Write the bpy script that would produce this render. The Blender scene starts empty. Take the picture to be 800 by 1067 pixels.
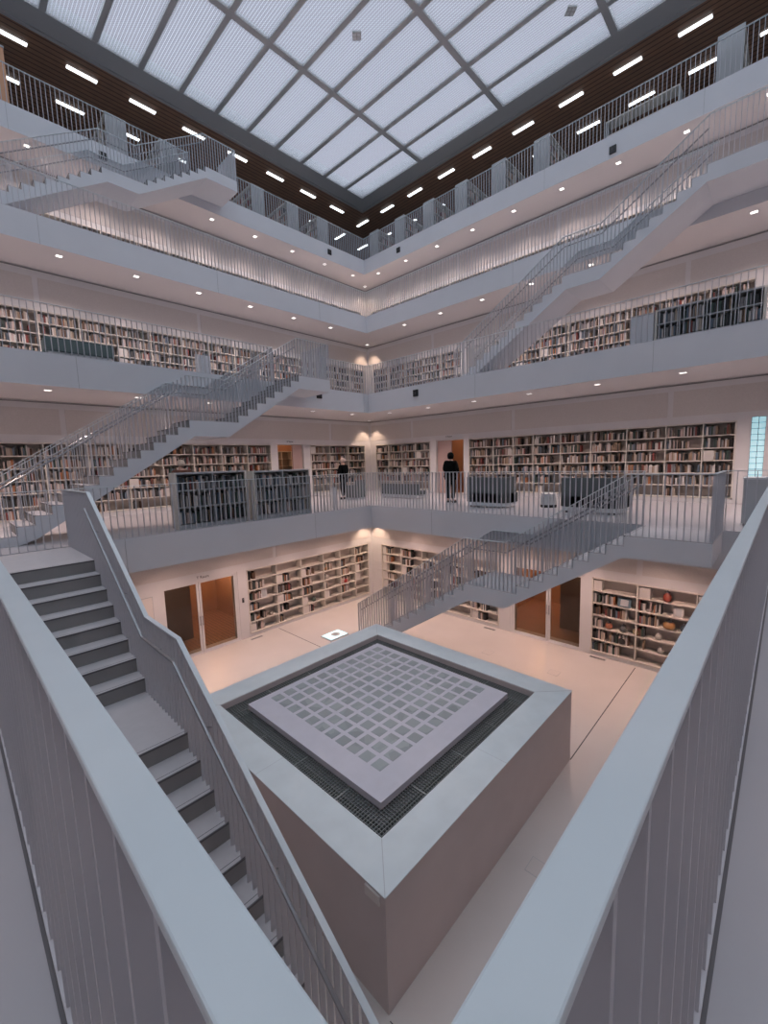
import bpy, math, random
from mathutils import Matrix, Vector
random.seed(7)
PI = math.pi
scene = bpy.context.scene
COL = scene.collection

# ------------------------------------------------------------------ materials
def mat(name, col, rough=0.6, metal=0.0, emit=None, estr=0.0, noise=0.0, nscale=6.0, bump=0.0, spec=None):
    m = bpy.data.materials.new(name); m.use_nodes = True
    nt = m.node_tree; b = nt.nodes['Principled BSDF']
    b.inputs['Base Color'].default_value = (*col, 1)
    b.inputs['Roughness'].default_value = rough
    b.inputs['Metallic'].default_value = metal
    if spec is not None: b.inputs['Specular IOR Level'].default_value = spec
    if emit:
        b.inputs['Emission Color'].default_value = (*emit, 1)
        b.inputs['Emission Strength'].default_value = estr
    if noise or bump:
        tc = nt.nodes.new('ShaderNodeTexCoord')
        n = nt.nodes.new('ShaderNodeTexNoise'); n.inputs['Scale'].default_value = nscale
        n.inputs['Detail'].default_value = 5
        nt.links.new(tc.outputs['Object'], n.inputs['Vector'])
        if noise:
            r = nt.nodes.new('ShaderNodeValToRGB')
            r.color_ramp.elements[0].position = 0.3; r.color_ramp.elements[1].position = 0.7
            r.color_ramp.elements[0].color = (*[max(0, c*(1-noise)) for c in col], 1)
            r.color_ramp.elements[1].color = (*[min(1, c*(1+noise)) for c in col], 1)
            nt.links.new(n.outputs['Fac'], r.inputs['Fac'])
            nt.links.new(r.outputs['Color'], b.inputs['Base Color'])
        if bump:
            bm = nt.nodes.new('ShaderNodeBump'); bm.inputs['Strength'].default_value = bump
            nt.links.new(n.outputs['Fac'], bm.inputs['Height']); nt.links.new(bm.outputs['Normal'], b.inputs['Normal'])
    return m

WHITE = (0.66, 0.655, 0.665)
M = {}
M['white'] = mat('white_plaster', WHITE, 0.75, noise=0.02, nscale=1.5)
M['fascia'] = mat('fascia_plaster', (0.62, 0.64, 0.68), 0.7, noise=0.02, nscale=1.2)
M['soffit'] = mat('soffit_plaster', (0.66, 0.63, 0.63), 0.8)
M['acoustic'] = mat('acoustic_plaster', (0.60, 0.57, 0.555), 0.9, noise=0.04, nscale=30)
M['metal'] = mat('lacquered_rail', (0.50, 0.51, 0.55), 0.45, noise=0.02, nscale=4)
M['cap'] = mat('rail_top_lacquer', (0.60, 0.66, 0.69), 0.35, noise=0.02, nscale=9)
M['steel'] = mat('brushed_steel', (0.34, 0.35, 0.37), 0.33, 0.8)
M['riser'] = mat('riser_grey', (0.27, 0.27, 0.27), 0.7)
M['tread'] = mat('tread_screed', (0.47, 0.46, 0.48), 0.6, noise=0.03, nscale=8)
M['nosing'] = mat('nosing_strip', (0.12, 0.12, 0.13), 0.5)
M['dark'] = mat('dark_gap', (0.10, 0.10, 0.11), 0.8)
M['black'] = mat('black_plastic', (0.015, 0.015, 0.018), 0.5)
M['floor'] = mat('pale_screed_floor', (0.60, 0.57, 0.55), 0.32, noise=0.04, nscale=0.8)
M['gfloor'] = mat('gallery_floor', (0.40, 0.40, 0.43), 0.28, noise=0.03, nscale=0.9)
M['shelf'] = mat('shelf_board', (0.64, 0.61, 0.56), 0.6)
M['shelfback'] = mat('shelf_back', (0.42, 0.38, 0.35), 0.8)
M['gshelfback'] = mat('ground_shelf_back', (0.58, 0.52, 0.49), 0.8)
M['gcase'] = mat('grey_case', (0.42, 0.44, 0.46), 0.5)
M['rim'] = mat('coping_stone', (0.60, 0.66, 0.68), 0.6, noise=0.05, nscale=3)
M['plinth'] = mat('plinth_plaster', (0.54, 0.49, 0.49), 0.75, noise=0.03, nscale=2)
M['grate'] = mat('grating_bar', (0.22, 0.24, 0.235), 0.5, 0.3)
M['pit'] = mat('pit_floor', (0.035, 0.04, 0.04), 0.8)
M['frame'] = mat('skylight_frame', (0.42, 0.43, 0.44), 0.5)
M['frameouter'] = mat('skylight_frame_edge', (0.40, 0.41, 0.42), 0.5)
M['tube'] = mat('tube_light', (0.9, 0.95, 1), 0.4, emit=(0.86, 0.95, 1.0), estr=3.2)
M['tubehouse'] = mat('tube_housing', (0.5, 0.4, 0.35), 0.5)
M['down'] = mat('downlight_glow', (0.9, 0.9, 0.9), 0.4, emit=(1.0, 0.93, 0.88), estr=2.2)
M['seat'] = mat('seat_fabric', (0.10, 0.115, 0.12), 0.9, noise=0.1, nscale=60)
M['seatbase'] = mat('seat_base', (0.62, 0.65, 0.68), 0.4)
M['coat'] = mat('black_cloth', (0.006, 0.007, 0.007), 1.0, spec=0.05, noise=0.15, nscale=20)
M['skin'] = mat('skin', (0.55, 0.36, 0.28), 0.6)
M['blond'] = mat('pale_hair', (0.78, 0.62, 0.50), 0.7, noise=0.15, nscale=40)
M['brown'] = mat('brown_knit', (0.16, 0.07, 0.05), 0.9, noise=0.15, nscale=50)
M['hat'] = mat('pale_cap', (0.62, 0.50, 0.44), 0.8)
M['pinkwall'] = mat('room_wall', (0.50, 0.30, 0.20), 0.8)
M['darkwall'] = mat('room_partition', (0.20, 0.15, 0.13), 0.7)
M['orange'] = mat('room_shelf', (0.55, 0.30, 0.12), 0.6)
M['doorpink'] = mat('door_leaf_pink', (0.50, 0.36, 0.33), 0.6)
M['glassblock'] = mat('glass_block_lit', (0.6, 0.8, 0.85), 0.2, emit=(0.45, 0.85, 0.95), estr=0.55)
M['glassjoint'] = mat('block_joint', (0.25, 0.33, 0.36), 0.6)
M['column'] = mat('warm_partition', (0.60, 0.33, 0.20), 0.7)
M['paper'] = mat('paper_white', (0.65, 0.62, 0.6), 0.7)

def glass_mat():
    m = bpy.data.materials.new('door_glass'); m.use_nodes = True; nt = m.node_tree
    nt.nodes.clear()
    o = nt.nodes.new('ShaderNodeOutputMaterial'); mx = nt.nodes.new('ShaderNodeMixShader')
    t = nt.nodes.new('ShaderNodeBsdfTransparent'); t.inputs[0].default_value = (0.80, 0.74, 0.68, 1)
    g = nt.nodes.new('ShaderNodeBsdfGlossy'); g.inputs['Roughness'].default_value = 0.03
    f = nt.nodes.new('ShaderNodeFresnel'); f.inputs[0].default_value = 1.45
    nt.links.new(f.outputs[0], mx.inputs[0]); nt.links.new(t.outputs[0], mx.inputs[1]); nt.links.new(g.outputs[0], mx.inputs[2])
    nt.links.new(mx.outputs[0], o.inputs[0]); return m
M['glass'] = glass_mat()

def panel_mat():
    """perforated translucent skylight louvres: fine slats let daylight through"""
    m = bpy.data.materials.new('skylight_louvre'); m.use_nodes = True; nt = m.node_tree; nt.nodes.clear()
    N = nt.nodes.new; L = nt.links.new
    o = N('ShaderNodeOutputMaterial'); tc = N('ShaderNodeTexCoord'); mp = N('ShaderNodeMapping')
    L(tc.outputs['Object'], mp.inputs[0])
    w = N('ShaderNodeTexWave'); w.bands_direction = 'X'; w.inputs['Scale'].default_value = 3.2; w.inputs['Distortion'].default_value = 0
    L(mp.outputs[0], w.inputs['Vector'])
    w2 = N('ShaderNodeTexWave'); w2.bands_direction = 'Y'; w2.inputs['Scale'].default_value = 3.2
    L(mp.outputs[0], w2.inputs['Vector'])
    nz = N('ShaderNodeTexNoise'); nz.inputs['Scale'].default_value = 0.16; L(mp.outputs[0], nz.inputs['Vector'])
    t = N('ShaderNodeBsdfTransparent'); t.inputs[0].default_value = (1, 1, 1, 1)
    d = N('ShaderNodeBsdfTranslucent'); d.inputs[0].default_value = (0.5, 0.5, 0.55, 1)
    a = N('ShaderNodeMath'); a.operation = 'MULTIPLY_ADD'; a.inputs[1].default_value = 0.42; a.inputs[2].default_value = 0.38
    b = N('ShaderNodeMath'); b.operation = 'MULTIPLY_ADD'; b.inputs[1].default_value = 0.10
    L(w.outputs['Fac'], a.inputs[0]); L(w2.outputs['Fac'], b.inputs[0]); L(a.outputs[0], b.inputs[2])
    c = N('ShaderNodeMath'); c.operation = 'MULTIPLY_ADD'; c.inputs[1].default_value = 0.10
    L(nz.outputs['Fac'], c.inputs[0]); L(b.outputs[0], c.inputs[2])
    mx = N('ShaderNodeMixShader'); L(c.outputs[0], mx.inputs[0]); L(d.outputs[0], mx.inputs[1]); L(t.outputs[0], mx.inputs[2])
    L(mx.outputs[0], o.inputs[0]); return m
M['louvre'] = panel_mat()

def wood_mat(name, axis, c0, c1, pitch):
    m = bpy.data.materials.new(name); m.use_nodes = True; nt = m.node_tree; N = nt.nodes.new; L = nt.links.new
    b = nt.nodes['Principled BSDF']; b.inputs['Roughness'].default_value = 0.45
    tc = N('ShaderNodeTexCoord'); mp = N('ShaderNodeMapping'); L(tc.outputs['Object'], mp.inputs[0])
    w = N('ShaderNodeTexWave'); w.bands_direction = axis; w.inputs['Scale'].default_value = pitch; w.inputs['Distortion'].default_value = 0
    L(mp.outputs[0], w.inputs['Vector'])
    r = N('ShaderNodeValToRGB'); r.color_ramp.elements[0].position = 0.0; r.color_ramp.elements[0].color = (*[c*0.25 for c in c0], 1)
    r.color_ramp.elements[1].position = 0.18; r.color_ramp.elements[1].color = (*c0, 1)
    n = N('ShaderNodeTexNoise'); n.inputs['Scale'].default_value = 3
    L(tc.outputs['Object'], n.inputs['Vector'])
    mx = N('ShaderNodeMix'); mx.data_type = 'RGBA'; mx.blend_type = 'MULTIPLY'
    r2 = N('ShaderNodeValToRGB'); r2.color_ramp.elements[0].color = (0.75, 0.75, 0.75, 1); r2.color_ramp.elements[1].color = (*c1, 1)
    L(n.outputs['Fac'], r2.inputs[0]); L(w.outputs['Fac'], r.inputs[0])
    mx.inputs[0].default_value = 1; L(r.outputs[0], mx.inputs[6]); L(r2.outputs[0], mx.inputs[7]); L(mx.outputs[2], b.inputs['Base Color'])
    return m
M['woodx'] = wood_mat('ceiling_slats_x', 'Y', (0.30, 0.175, 0.115), (1.25, 1.1, 1), 1.3)
M['woody'] = wood_mat('ceiling_slats_y', 'X', (0.30, 0.175, 0.115), (1.25, 1.1, 1), 1.3)
M['parquet'] = wood_mat('parquet', 'X', (0.34, 0.17, 0.08), (1.2, 1.2, 1.2), 2.5)

BOOKCOLS = [('dark grey', (0.05, 0.055, 0.06)), ('black', (0.02, 0.02, 0.022)), ('brown', (0.13, 0.075, 0.05)), ('dark green', (0.04, 0.07, 0.06)),
            ('pale pink', (0.50, 0.40, 0.38)), ('white', (0.60, 0.57, 0.55)), ('beige', (0.42, 0.35, 0.29)), ('dark red', (0.20, 0.045, 0.04)),
            ('orange', (0.36, 0.15, 0.07)), ('slate blue', (0.11, 0.15, 0.20)), ('grey', (0.24, 0.24, 0.25)), ('tan', (0.28, 0.20, 0.14))]
BM = [mat('book_' + n.replace(' ', '_'), c, 0.6) for n, c in BOOKCOLS]

# ------------------------------------------------------------------ mesh builder
class MB:
    def __init__(s): s.v = []; s.f = []; s.m = []
    def quad(s, pts, mi=0):
        i = len(s.v); s.v += [tuple(p) for p in pts]; s.f.append(tuple(range(i, i+len(pts)))); s.m.append(mi)
    def hexa(s, p, mi=0):   # 8 points: bottom 4 ccw, top 4 ccw
        i = len(s.v); s.v += [tuple(q) for q in p]
        for f in ((3, 2, 1, 0), (4, 5, 6, 7), (0, 1, 5, 4), (1, 2, 6, 5), (2, 3, 7, 6), (3, 0, 4, 7)):
            s.f.append(tuple(i+k for k in f)); s.m.append(mi)
    def box(s, x0, y0, z0, x1, y1, z1, mi=0):
        s.hexa([(x0, y0, z0), (x1, y0, z0), (x1, y1, z0), (x0, y1, z0), (x0, y0, z1), (x1, y0, z1), (x1, y1, z1), (x0, y1, z1)], mi)
    def tube(s, pts, r, n=8, mi=0, cap=True):
        pts = [Vector(p) for p in pts]; rings = []
        for k, p in enumerate(pts):
            d = (pts[min(k+1, len(pts)-1)] - pts[max(k-1, 0)]).normalized()
            a = d.orthogonal().normalized() if abs(d.z) > .99 else d.cross(Vector((0, 0, 1))).normalized()
            b = d.cross(a).normalized(); i = len(s.v)
            for j in range(n):
                t = 2*PI*j/n; s.v.append(tuple(p + a*r*math.cos(t) + b*r*math.sin(t)))
            rings.append(i)
        for k in range(len(rings)-1):
            for j in range(n):
                s.f.append((rings[k]+j, rings[k]+(j+1) % n, rings[k+1]+(j+1) % n, rings[k+1]+j)); s.m.append(mi)
        if cap:
            s.f.append(tuple(rings[0]+j for j in range(n))[::-1]); s.m.append(mi)
            s.f.append(tuple(rings[-1]+j for j in range(n))); s.m.append(mi)
    def lathe(s, prof, cx=0, cy=0, cz=0, n=16, mi=0, sx=1, sy=1):
        i = len(s.v)
        for r, z in prof:
            for j in range(n):
                t = 2*PI*j/n; s.v.append((cx+sx*r*math.cos(t), cy+sy*r*math.sin(t), cz+z))
        for k in range(len(prof)-1):
            for j in range(n):
                s.f.append((i+k*n+j, i+k*n+(j+1) % n, i+(k+1)*n+(j+1) % n, i+(k+1)*n+j)); s.m.append(mi)
        s.f.append(tuple(i+j for j in range(n))[::-1]); s.m.append(mi)
        q = i+(len(prof)-1)*n; s.f.append(tuple(q+j for j in range(n))); s.m.append(mi)
    def prism(s, poly, z0, z1, mi=0):
        i = len(s.v); n = len(poly)
        s.v += [(x, y, z0) for x, y in poly] + [(x, y, z1) for x, y in poly]
        s.f.append(tuple(i+k for k in range(n))[::-1]); s.m.append(mi)
        s.f.append(tuple(i+n+k for k in range(n))); s.m.append(mi)
        for k in range(n):
            s.f.append((i+k, i+(k+1) % n, i+n+(k+1) % n, i+n+k)); s.m.append(mi)
    def mesh(s, name, mats):
        me = bpy.data.meshes.new(name); me.from_pydata(s.v, [], s.f)
        for m in (mats if isinstance(mats, (list, tuple)) else [mats]): me.materials.append(m)
        me.polygons.foreach_set('material_index', s.m); me.update(); return me
    def build(s, name, mats, parent=None, loc=(0, 0, 0), smooth=False):
        me = s.mesh(name, mats)
        if smooth:
            me.polygons.foreach_set('use_smooth', [True]*len(me.polygons))
        o = bpy.data.objects.new(name, me); COL.objects.link(o); o.location = loc
        if parent: o.parent = parent
        return o

def inst(name, me, parent=None, loc=(0, 0, 0), rot=(0, 0, 0), scale=(1, 1, 1)):
    o = bpy.data.objects.new(name, me); COL.objects.link(o); o.location = loc; o.rotation_euler = rot; o.scale = scale
    if parent: o.parent = parent
    return o
def tag(o, label, cat, group=None, kind=None):
    o['label'] = label; o['category'] = cat
    if group: o['group'] = group
    if kind: o['kind'] = kind
    return o
def thing(name, label, cat, loc=(0, 0, 0), rz=0.0, group=None):
    o = bpy.data.objects.new(name, None); COL.objects.link(o); o.location = loc; o.rotation_euler = (0, 0, rz)
    o.empty_display_size = 0.2
    return tag(o, label, cat, group)
def struct(o): o['kind'] = 'structure'; return o
def dup(root, loc, rz, label):
    r = root.copy(); COL.objects.link(r); r.location = loc; r.rotation_euler = (0, 0, rz); r['label'] = label
    for ch in list(root.children):
        c = ch.copy(); COL.objects.link(c); c.parent = r
        for g in list(ch.children):
            d = g.copy(); COL.objects.link(d); d.parent = c
    return r
ORD = ['first', 'second', 'third', 'fourth', 'fifth', 'sixth', 'seventh', 'eighth', 'ninth', 'tenth', 'eleventh', 'twelfth', 'thirteenth', 'fourteenth', 'fifteenth', 'sixteenth', 'seventeenth', 'eighteenth', 'nineteenth', 'twentieth']

# ------------------------------------------------------------------ levels
FZ = [-5.75, -1.5, 2.76, 7.0, 11.25]
HX = [None, 10.07, 12.55, 15.15, 17.75]
HY = [None, 10.25, 12.75, 15.35, 18.0]
LO = [None, 0.14, -2.4, -5.0, -7.6]
WX = [12.5, 15.4, 17.1, 19.4, 25.0]
WY = [12.78, 15.6, 17.3, 19.65, 25.3]
WL = [-2.3, -5.2, -6.9, -9.3, -15.0]
T = 0.755
LEVEL = ['ground floor', 'lowest gallery', 'second gallery', 'third gallery', 'top gallery']
TH = 0.45  # wall thickness

# ground floor slab
m = MB(); m.box(-3, -3, -6.0, 19, 19, -5.75); struct(m.build('floor', M['floor']))
m = MB(); m.box(7.7, 2.655, -5.75, 12.4, 2.675, -5.748); struct(m.build('trim_1', M['dark']))
m = MB(); m.box(7.68, 7.9, -5.75, 7.70, 12.7, -5.748); struct(m.build('trim_1', M['dark']))
m = MB(); m.box(2.6, 2.0, -5.75, 2.61, 2.63, -5.748); struct(m.build('trim_1', M['dark']))

# gallery slabs: ring with top (floor), fascia and soffit
for k in range(1, 5):
    z1 = FZ[k]; z0 = z1 - T; hx, hy, lo = HX[k], HY[k], LO[k]
    W = max(WX[k], WX[k-1])+TH; V = max(WY[k], WY[k-1])+TH; A = min(WL[k], WL[k-1])-TH
    m = MB()
    inn = [(lo, lo), (hx, lo), (hx, hy), (lo, hy)]; out = [(A, A), (W, A), (W, V), (A, V)]
    for i in range(4):
        a, b, c, d = inn[i], inn[(i+1) % 4], out[(i+1) % 4], out[i]
        m.quad([(*d, z1), (*c, z1), (*b, z1), (*a, z1)], 0)
        m.quad([(*a, z0), (*b, z0), (*c, z0), (*d, z0)], 2)
        m.quad([(*a, z1), (*b, z1), (*b, z0), (*a, z0)], 1)
        m.quad([(*d, z0), (*c, z0), (*c, z1), (*d, z1)], 1)
    struct(m.build('floor', [M['gfloor'], M['fascia'], M['soffit']]))
    # fascia joints
    j = MB()
    for x in (2.6, 7.68):
        j.box(x-.006, hy-.004, z0, x+.006, hy+.001, z1)
        j.box(hx-.004, x-.006, z0, hx+.001, x+.006, z1)
    if k in (2, 3):
        j.box(12.3-.006, hy-.004, z0, 12.3+.006, hy+.001, z1)
    struct(j.build('trim_%d' % (k+1), M['gcase']))

# ------------------------------------------------------------------ walls with openings
def wall(name, side, k, openings, z0=None, z1=None, mtl=None, depth=TH):
    """side far_left: plane y=WY ; far_right: plane x=WX. openings (u0,u1,v0,v1), u = world x or world y"""
    z0 = FZ[k] if z0 is None else z0; z1 = (FZ[k+1]-T) if z1 is None else z1
    lo = WL[k]; hi = (WX if side == 'y' else WY)[k]
    us = sorted({lo, hi, *[o[0] for o in openings], *[o[1] for o in openings]})
    vs = sorted({z0, z1, *[o[2] for o in openings], *[o[3] for o in openings]})
    p = (WY if side == 'y' else WX)[k]; m = MB()
    for i in range(len(us)-1):
        for jv in range(len(vs)-1):
            u = (us[i]+us[i+1])/2; v = (vs[jv]+vs[jv+1])/2
            if any(o[0] < u < o[1] and o[2] < v < o[3] for o in openings): continue
            if side == 'y': m.box(us[i], p, vs[jv], us[i+1], p+depth, vs[jv+1])
            else: m.box(p, us[i], vs[jv], p+depth, us[i+1], vs[jv+1])
    return struct(m.build(name, mtl or M['white']))

# openings: cases, doors
GB = [(6.65, 12.28, -5.64, -3.45), (3.98, 6.33, -5.74, -3.43), (3.45, 3.78, -4.45, -3.57)]
GC = [(6.76, 12.2, -5.64, -3.45), (4.05, 6.33, -5.74, -3.43), (-2.0, 3.85, -5.64, -3.45)]
L1B = [(-4.6, 9.6, -1.36, .83), (9.92, 11.24, -1.49, .83), (11.6, 15.0, -1.36, .83)]
L1C = [(1.1, 9.74, -1.36, .83), (10.0, 11.44, -1.49, .83), (11.76, 15.2, -1.36, .83), (0.5, 0.8, -1.0, .9), (-0.5, 0.3, -1.49, .9)]
L2B = [(-5, 16.8, 2.9, 5.02), ]
L2C = [(1.0, 9.6, 2.9, 5.02), (9.9, 10.9, 2.77, 5.02), (11.2, 16.9, 2.9, 5.02)]
L3B = [(-6, 19.0, 7.1, 9.12)]
L3C = [(-2, 19.2, 7.1, 9.12)]
GB2 = [o for o in GB[:2]]
wall('wall_far_left', 'y', 0, GB2); wall('wall_far_right', 'x', 0, GC)
wall('wall_far_left', 'y', 1, L1B); wall('wall_far_right', 'x', 1, L1C)
wall('wall_far_left', 'y', 2, L2B); wall('wall_far_right', 'x', 2, L2C)
wall('wall_far_left', 'y', 3, L3B); wall('wall_far_right', 'x', 3, L3C)
wall('wall_far_left', 'y', 4, [], z1=15.6, mtl=M['gcase']); wall('wall_far_right', 'x', 4, [], z1=15.6, mtl=M['gcase'])
for k in range(5):
    z0 = FZ[k]; z1 = 15.6 if k == 4 else FZ[k+1]-T
    m = MB(); m.box(WL[k]-TH, WL[k]-TH, z0, WL[k], WY[k]+TH, z1); struct(m.build('wall_near_left', M['white']))
    m = MB(); m.box(WL[k]-TH, WL[k]-TH, z0, WX[k]+TH, WL[k], z1); struct(m.build('wall_near_right', M['white']))

# upper acoustic panels on the walls, between white bands
def frieze(k, zb, zt):
    for side in 'yx':
        p = (WY if side == 'y' else WX)[k]; hi = (WX if side == 'y' else WY)[k]
        js = [-2.5, 2.68, 7.75, 12.8, 17.9]
        m = MB()
        for a, b in zip(js[:-1], js[1:]):
            a += .07; b -= .07
            b = min(b, hi-.12)
            if b <= a+.3: continue
            if side == 'y': m.box(a, p-.012, zb, b, p+.02, zt)
            else: m.box(p-.012, a, zb, p+.02, b, zt)
        struct(m.build('trim_%d' % (6+k), M['acoustic']))
        # cornice line under the soffit
        c = MB(); zc = FZ[k+1]-T
        if side == 'y': c.box(WL[k], p-.03, zc-.05, hi, p+.02, zc-.02)
        else: c.box(p-.03, WL[k], zc-.05, p+.02, hi, zc-.02)
        struct(c.build('trim_%d' % (10+k), M['riser']))
frieze(0, -3.2, -2.42); frieze(1, 1.05, 1.8); frieze(2, 5.22, 6.0); frieze(3, 9.32, 10.25)

# ------------------------------------------------------------------ wooden ceiling over top gallery, skylight
ZC = 15.6; SO_LX = -9.8; SO_HX = 20.02; SO_HY = 20.28
inn = [(SO_LX, SO_LX), (SO_HX, SO_LX), (SO_HX, SO_HY), (SO_LX, SO_HY)]
out = [(-15.5, -15.5), (25.5, -15.5), (25.5, 25.8), (-15.5, 25.8)]
for i in range(4):
    a, b, c, d = inn[i], inn[(i+1) % 4], out[(i+1) % 4], out[i]
    m = MB(); i0 = [(*a, ZC), (*b, ZC), (*c, ZC), (*d, ZC)]
    m.hexa(i0 + [(p[0], p[1], ZC+.5) for p in i0])
    struct(m.build('ceiling', M['woodx'] if i in (0, 2) else M['woody']))
# skylight steel frame (ring band + bars)
sk = thing('skylight', 'large square glazed roof light of louvred panels in a grey steel grid', 'skylight', (5.1, 5.2, ZC))
m = MB(); R1x = 19.15; R1y = 19.38; R0 = -8.95
inn = [(R0-5.1, R0-5.2), (R1x-5.1, R0-5.2), (R1x-5.1, R1y-5.2), (R0-5.1, R1y-5.2)]
out = [(SO_LX-5.1, SO_LX-5.2), (SO_HX-5.1, SO_LX-5.2), (SO_HX-5.1, SO_HY-5.2), (SO_LX-5.1, SO_HY-5.2)]
for i in range(4):
    a, b, c, d = inn[i], inn[(i+1) % 4], out[(i+1) % 4], out[i]
    base = [(*a, -.01), (*b, -.01), (*c, -.01), (*d, -.01)]
    m.hexa(base + [(p[0], p[1], .55) for p in base])
m.build('frame', M['frame'], sk)
m = MB()
for i in range(4):
    a, c = out[i], out[(i+1) % 4]
    if i % 2 == 0: m.box(min(a[0], c[0])-.05, a[1]-.05, -.07, max(a[0], c[0])+.05, a[1]+.08, .02)
    else: m.box(a[0]-.05, min(a[1], c[1])-.05, -.07, a[0]+.08, max(a[1], c[1])+.05, .02)
m.build('frame_edge', M['frameouter'], sk)
barx = [7.16+1.528*i for i in range(-10, 8)]
bary = [15.0-4.66*i for i in range(0, 6)]
for x in barx:
    m = MB(); w = .095
    m.box(x-w-5.1, R0-5.2, .0, x+w-5.1, R1y-5.2, .16); m.build('glazing_bar', M['frame'], sk)
for y in bary:
    m = MB(); w = .12
    m.box(R0-5.1, y-w-5.2, -.015, R1x-5.1, y+w-5.2, .17); m.build('cross_bar', M['frame'], sk)
xe = [R0]+[x for x in barx if x > R0]+[R1x]; ye = sorted([R0]+[y for y in bary if y > R0]+[R1y])
np_ = 0
for j in range(len(ye)-1):
    for i in range(len(xe)-1):
        if xe[i+1]-xe[i] < .3: continue
        m = MB(); m.box(xe[i]-5.1, ye[j]-5.2, .055, xe[i+1]-5.1, ye[j+1]-5.2, .059)
        np_ += 1
        if np_ <= 100: pass
        m.build('louvre_panel', M['louvre'], sk)
# outer glass drum side walls above panels
for fx, fy, lab in ((12.35, 12.5, 'small square ceiling device on a louvre panel near the skylight centre'), (17.15, 6.55, 'small bright square ceiling device on a skylight panel by the right edge')):
    t = thing('ceiling_device', lab, 'ceiling device', (fx, fy, ZC+.055), PI/4)
    m = MB(); m.box(-.16, -.16, -.06, .16, .16, 0); m.build('housing', M['frame'], t)
    m = MB()
    for sx in (-1, 1):
        for sy in (-1, 1): m.box(sx*.07-.05, sy*.07-.05, -.068, sx*.07+.05, sy*.07+.05, -.058)
    m.build('lens', M['seatbase'], t)

# ------------------------------------------------------------------ railings
bal = MB(); bal.box(-.006, -.025, 0, .006, .025, 1.0); BALX = bal.mesh('baluster', M['metal'])      # flat bar, thin along local x
def balusters(parent, pts, name='baluster'):
    """pts: (x,y,z0,h,rot) in parent's local space. The 100 nearest the camera one by one, rest as one."""
    mw = Matrix.LocRotScale(parent.location, parent.rotation_euler.to_quaternion(), None)
    if parent.parent:
        pp = parent.parent; mw = Matrix.LocRotScale(pp.location, pp.rotation_euler.to_quaternion(), None) @ mw
    pts = sorted(pts, key=lambda p: (mw @ Vector(p[:3])).length)
    for x, y, z, h, r in pts[:100]:
        inst(name, BALX, parent, (x, y, z), (0, 0, r), (1, 1, h))
    if len(pts) > 100:
        m = MB()
        for x, y, z, h, r in pts[100:]:
            if abs(math.sin(r)) < .5: m.box(x-.006, y-.025, z, x+.006, y+.025, z+h)
            else: m.box(x-.025, y-.006, z, x+.025, y+.006, z+h)
        o = m.build(name, M['metal'], parent); o['kind'] = 'stuff'

RH = 1.14
def gallery_rail(label, p0, p1, z, step=.125, group=None, cap=M['cap'], gap=0):
    """straight level railing from p0 to p1 at floor z"""
    a = Vector(p0); b = Vector(p1); L = (b-a).length; rz = math.atan2(b.y-a.y, b.x-a.x)
    t = thing('railing', label, 'railing', (a.x, a.y, z), rz, group)
    m = MB(); m.box(-.025, -.026, RH-.014, L+.025, .026, RH); o = m.build('top_rail', cap, t)
    if gap:
        b = o.modifiers.new('Bevel', 'BEVEL'); b.width = .0025; b.segments = 2
        m = MB(); m.box(0, min(gap*.03, gap*.042), .0005, L, max(gap*.03, gap*.042), .002); m.build('joint_strip', M['nosing'], t)
    m = MB(); m.box(0, -.03, 0, L, .03, .012); m.build('base_rail', M['metal'], t)
    n = int(L/step)
    balusters(t, [(i*L/n, 0, 0, RH-.012, 0) for i in range(n+1)])
    return t

W_ST = 1.45
# level 1
y1, x1, l1 = HY[1]+.03, HX[1]+.03, LO[1]-.03
gallery_rail('pale flat-bar railing running away down the left foreground beside the near stairs', (l1, l1), (l1, 8.30), FZ[1], gap=1)
gallery_rail('pale flat-bar railing running away along the right foreground', (l1, l1), (x1, l1), FZ[1], gap=-1)
gallery_rail('pale railing along the far left edge of the lowest gallery', (.11, y1), (x1, y1), FZ[1])
gallery_rail('pale railing on the lowest gallery edge in front of the hooded person', (x1, y1), (x1, 2.15), FZ[1])
gallery_rail('short railing by the grey cabinet on the lowest gallery', (x1, .80), (x1, l1), FZ[1])
# level 2
y2, x2, l2 = HY[2]+.03, HX[2]+.03, LO[2]-.03
gallery_rail('long railing before the second gallery bookshelves, left of the stair head', (-2.0, y2), (8.08, y2), FZ[2])
gallery_rail('railing of the second gallery between the stair head and the far corner', (9.36, y2), (x2, y2), FZ[2])
gallery_rail('railing along the right side of the second gallery under the tall staircase', (x2, y2), (x2, -1.0), FZ[2])
y3, x3, l3 = HY[3]+.03, HX[3]+.03, LO[3]-.03
gallery_rail('long railing along the left side of the third gallery', (-1.5, y3), (x3, y3), FZ[3])
gallery_rail('railing along the right side of the third gallery, far corner to stair head', (x3, y3), (x3, 1.86), FZ[3])
gallery_rail('short railing of the third gallery right of the stair head', (x3, .55), (x3, -2.5), FZ[3])
y4, x4, l4 = HY[4]+.03, HX[4]+.03, LO[4]-.03
gallery_rail('railing of the top gallery left of its stair head, under the wooden ceiling', (.5, y4), (8.10, y4), FZ[4])
gallery_rail('railing of the top gallery from its stair head to the far corner', (9.40, y4), (x4, y4), FZ[4])
gallery_rail('railing along the right side of the top gallery under the wooden ceiling', (x4, y4), (x4, -2.0), FZ[4])

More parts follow.
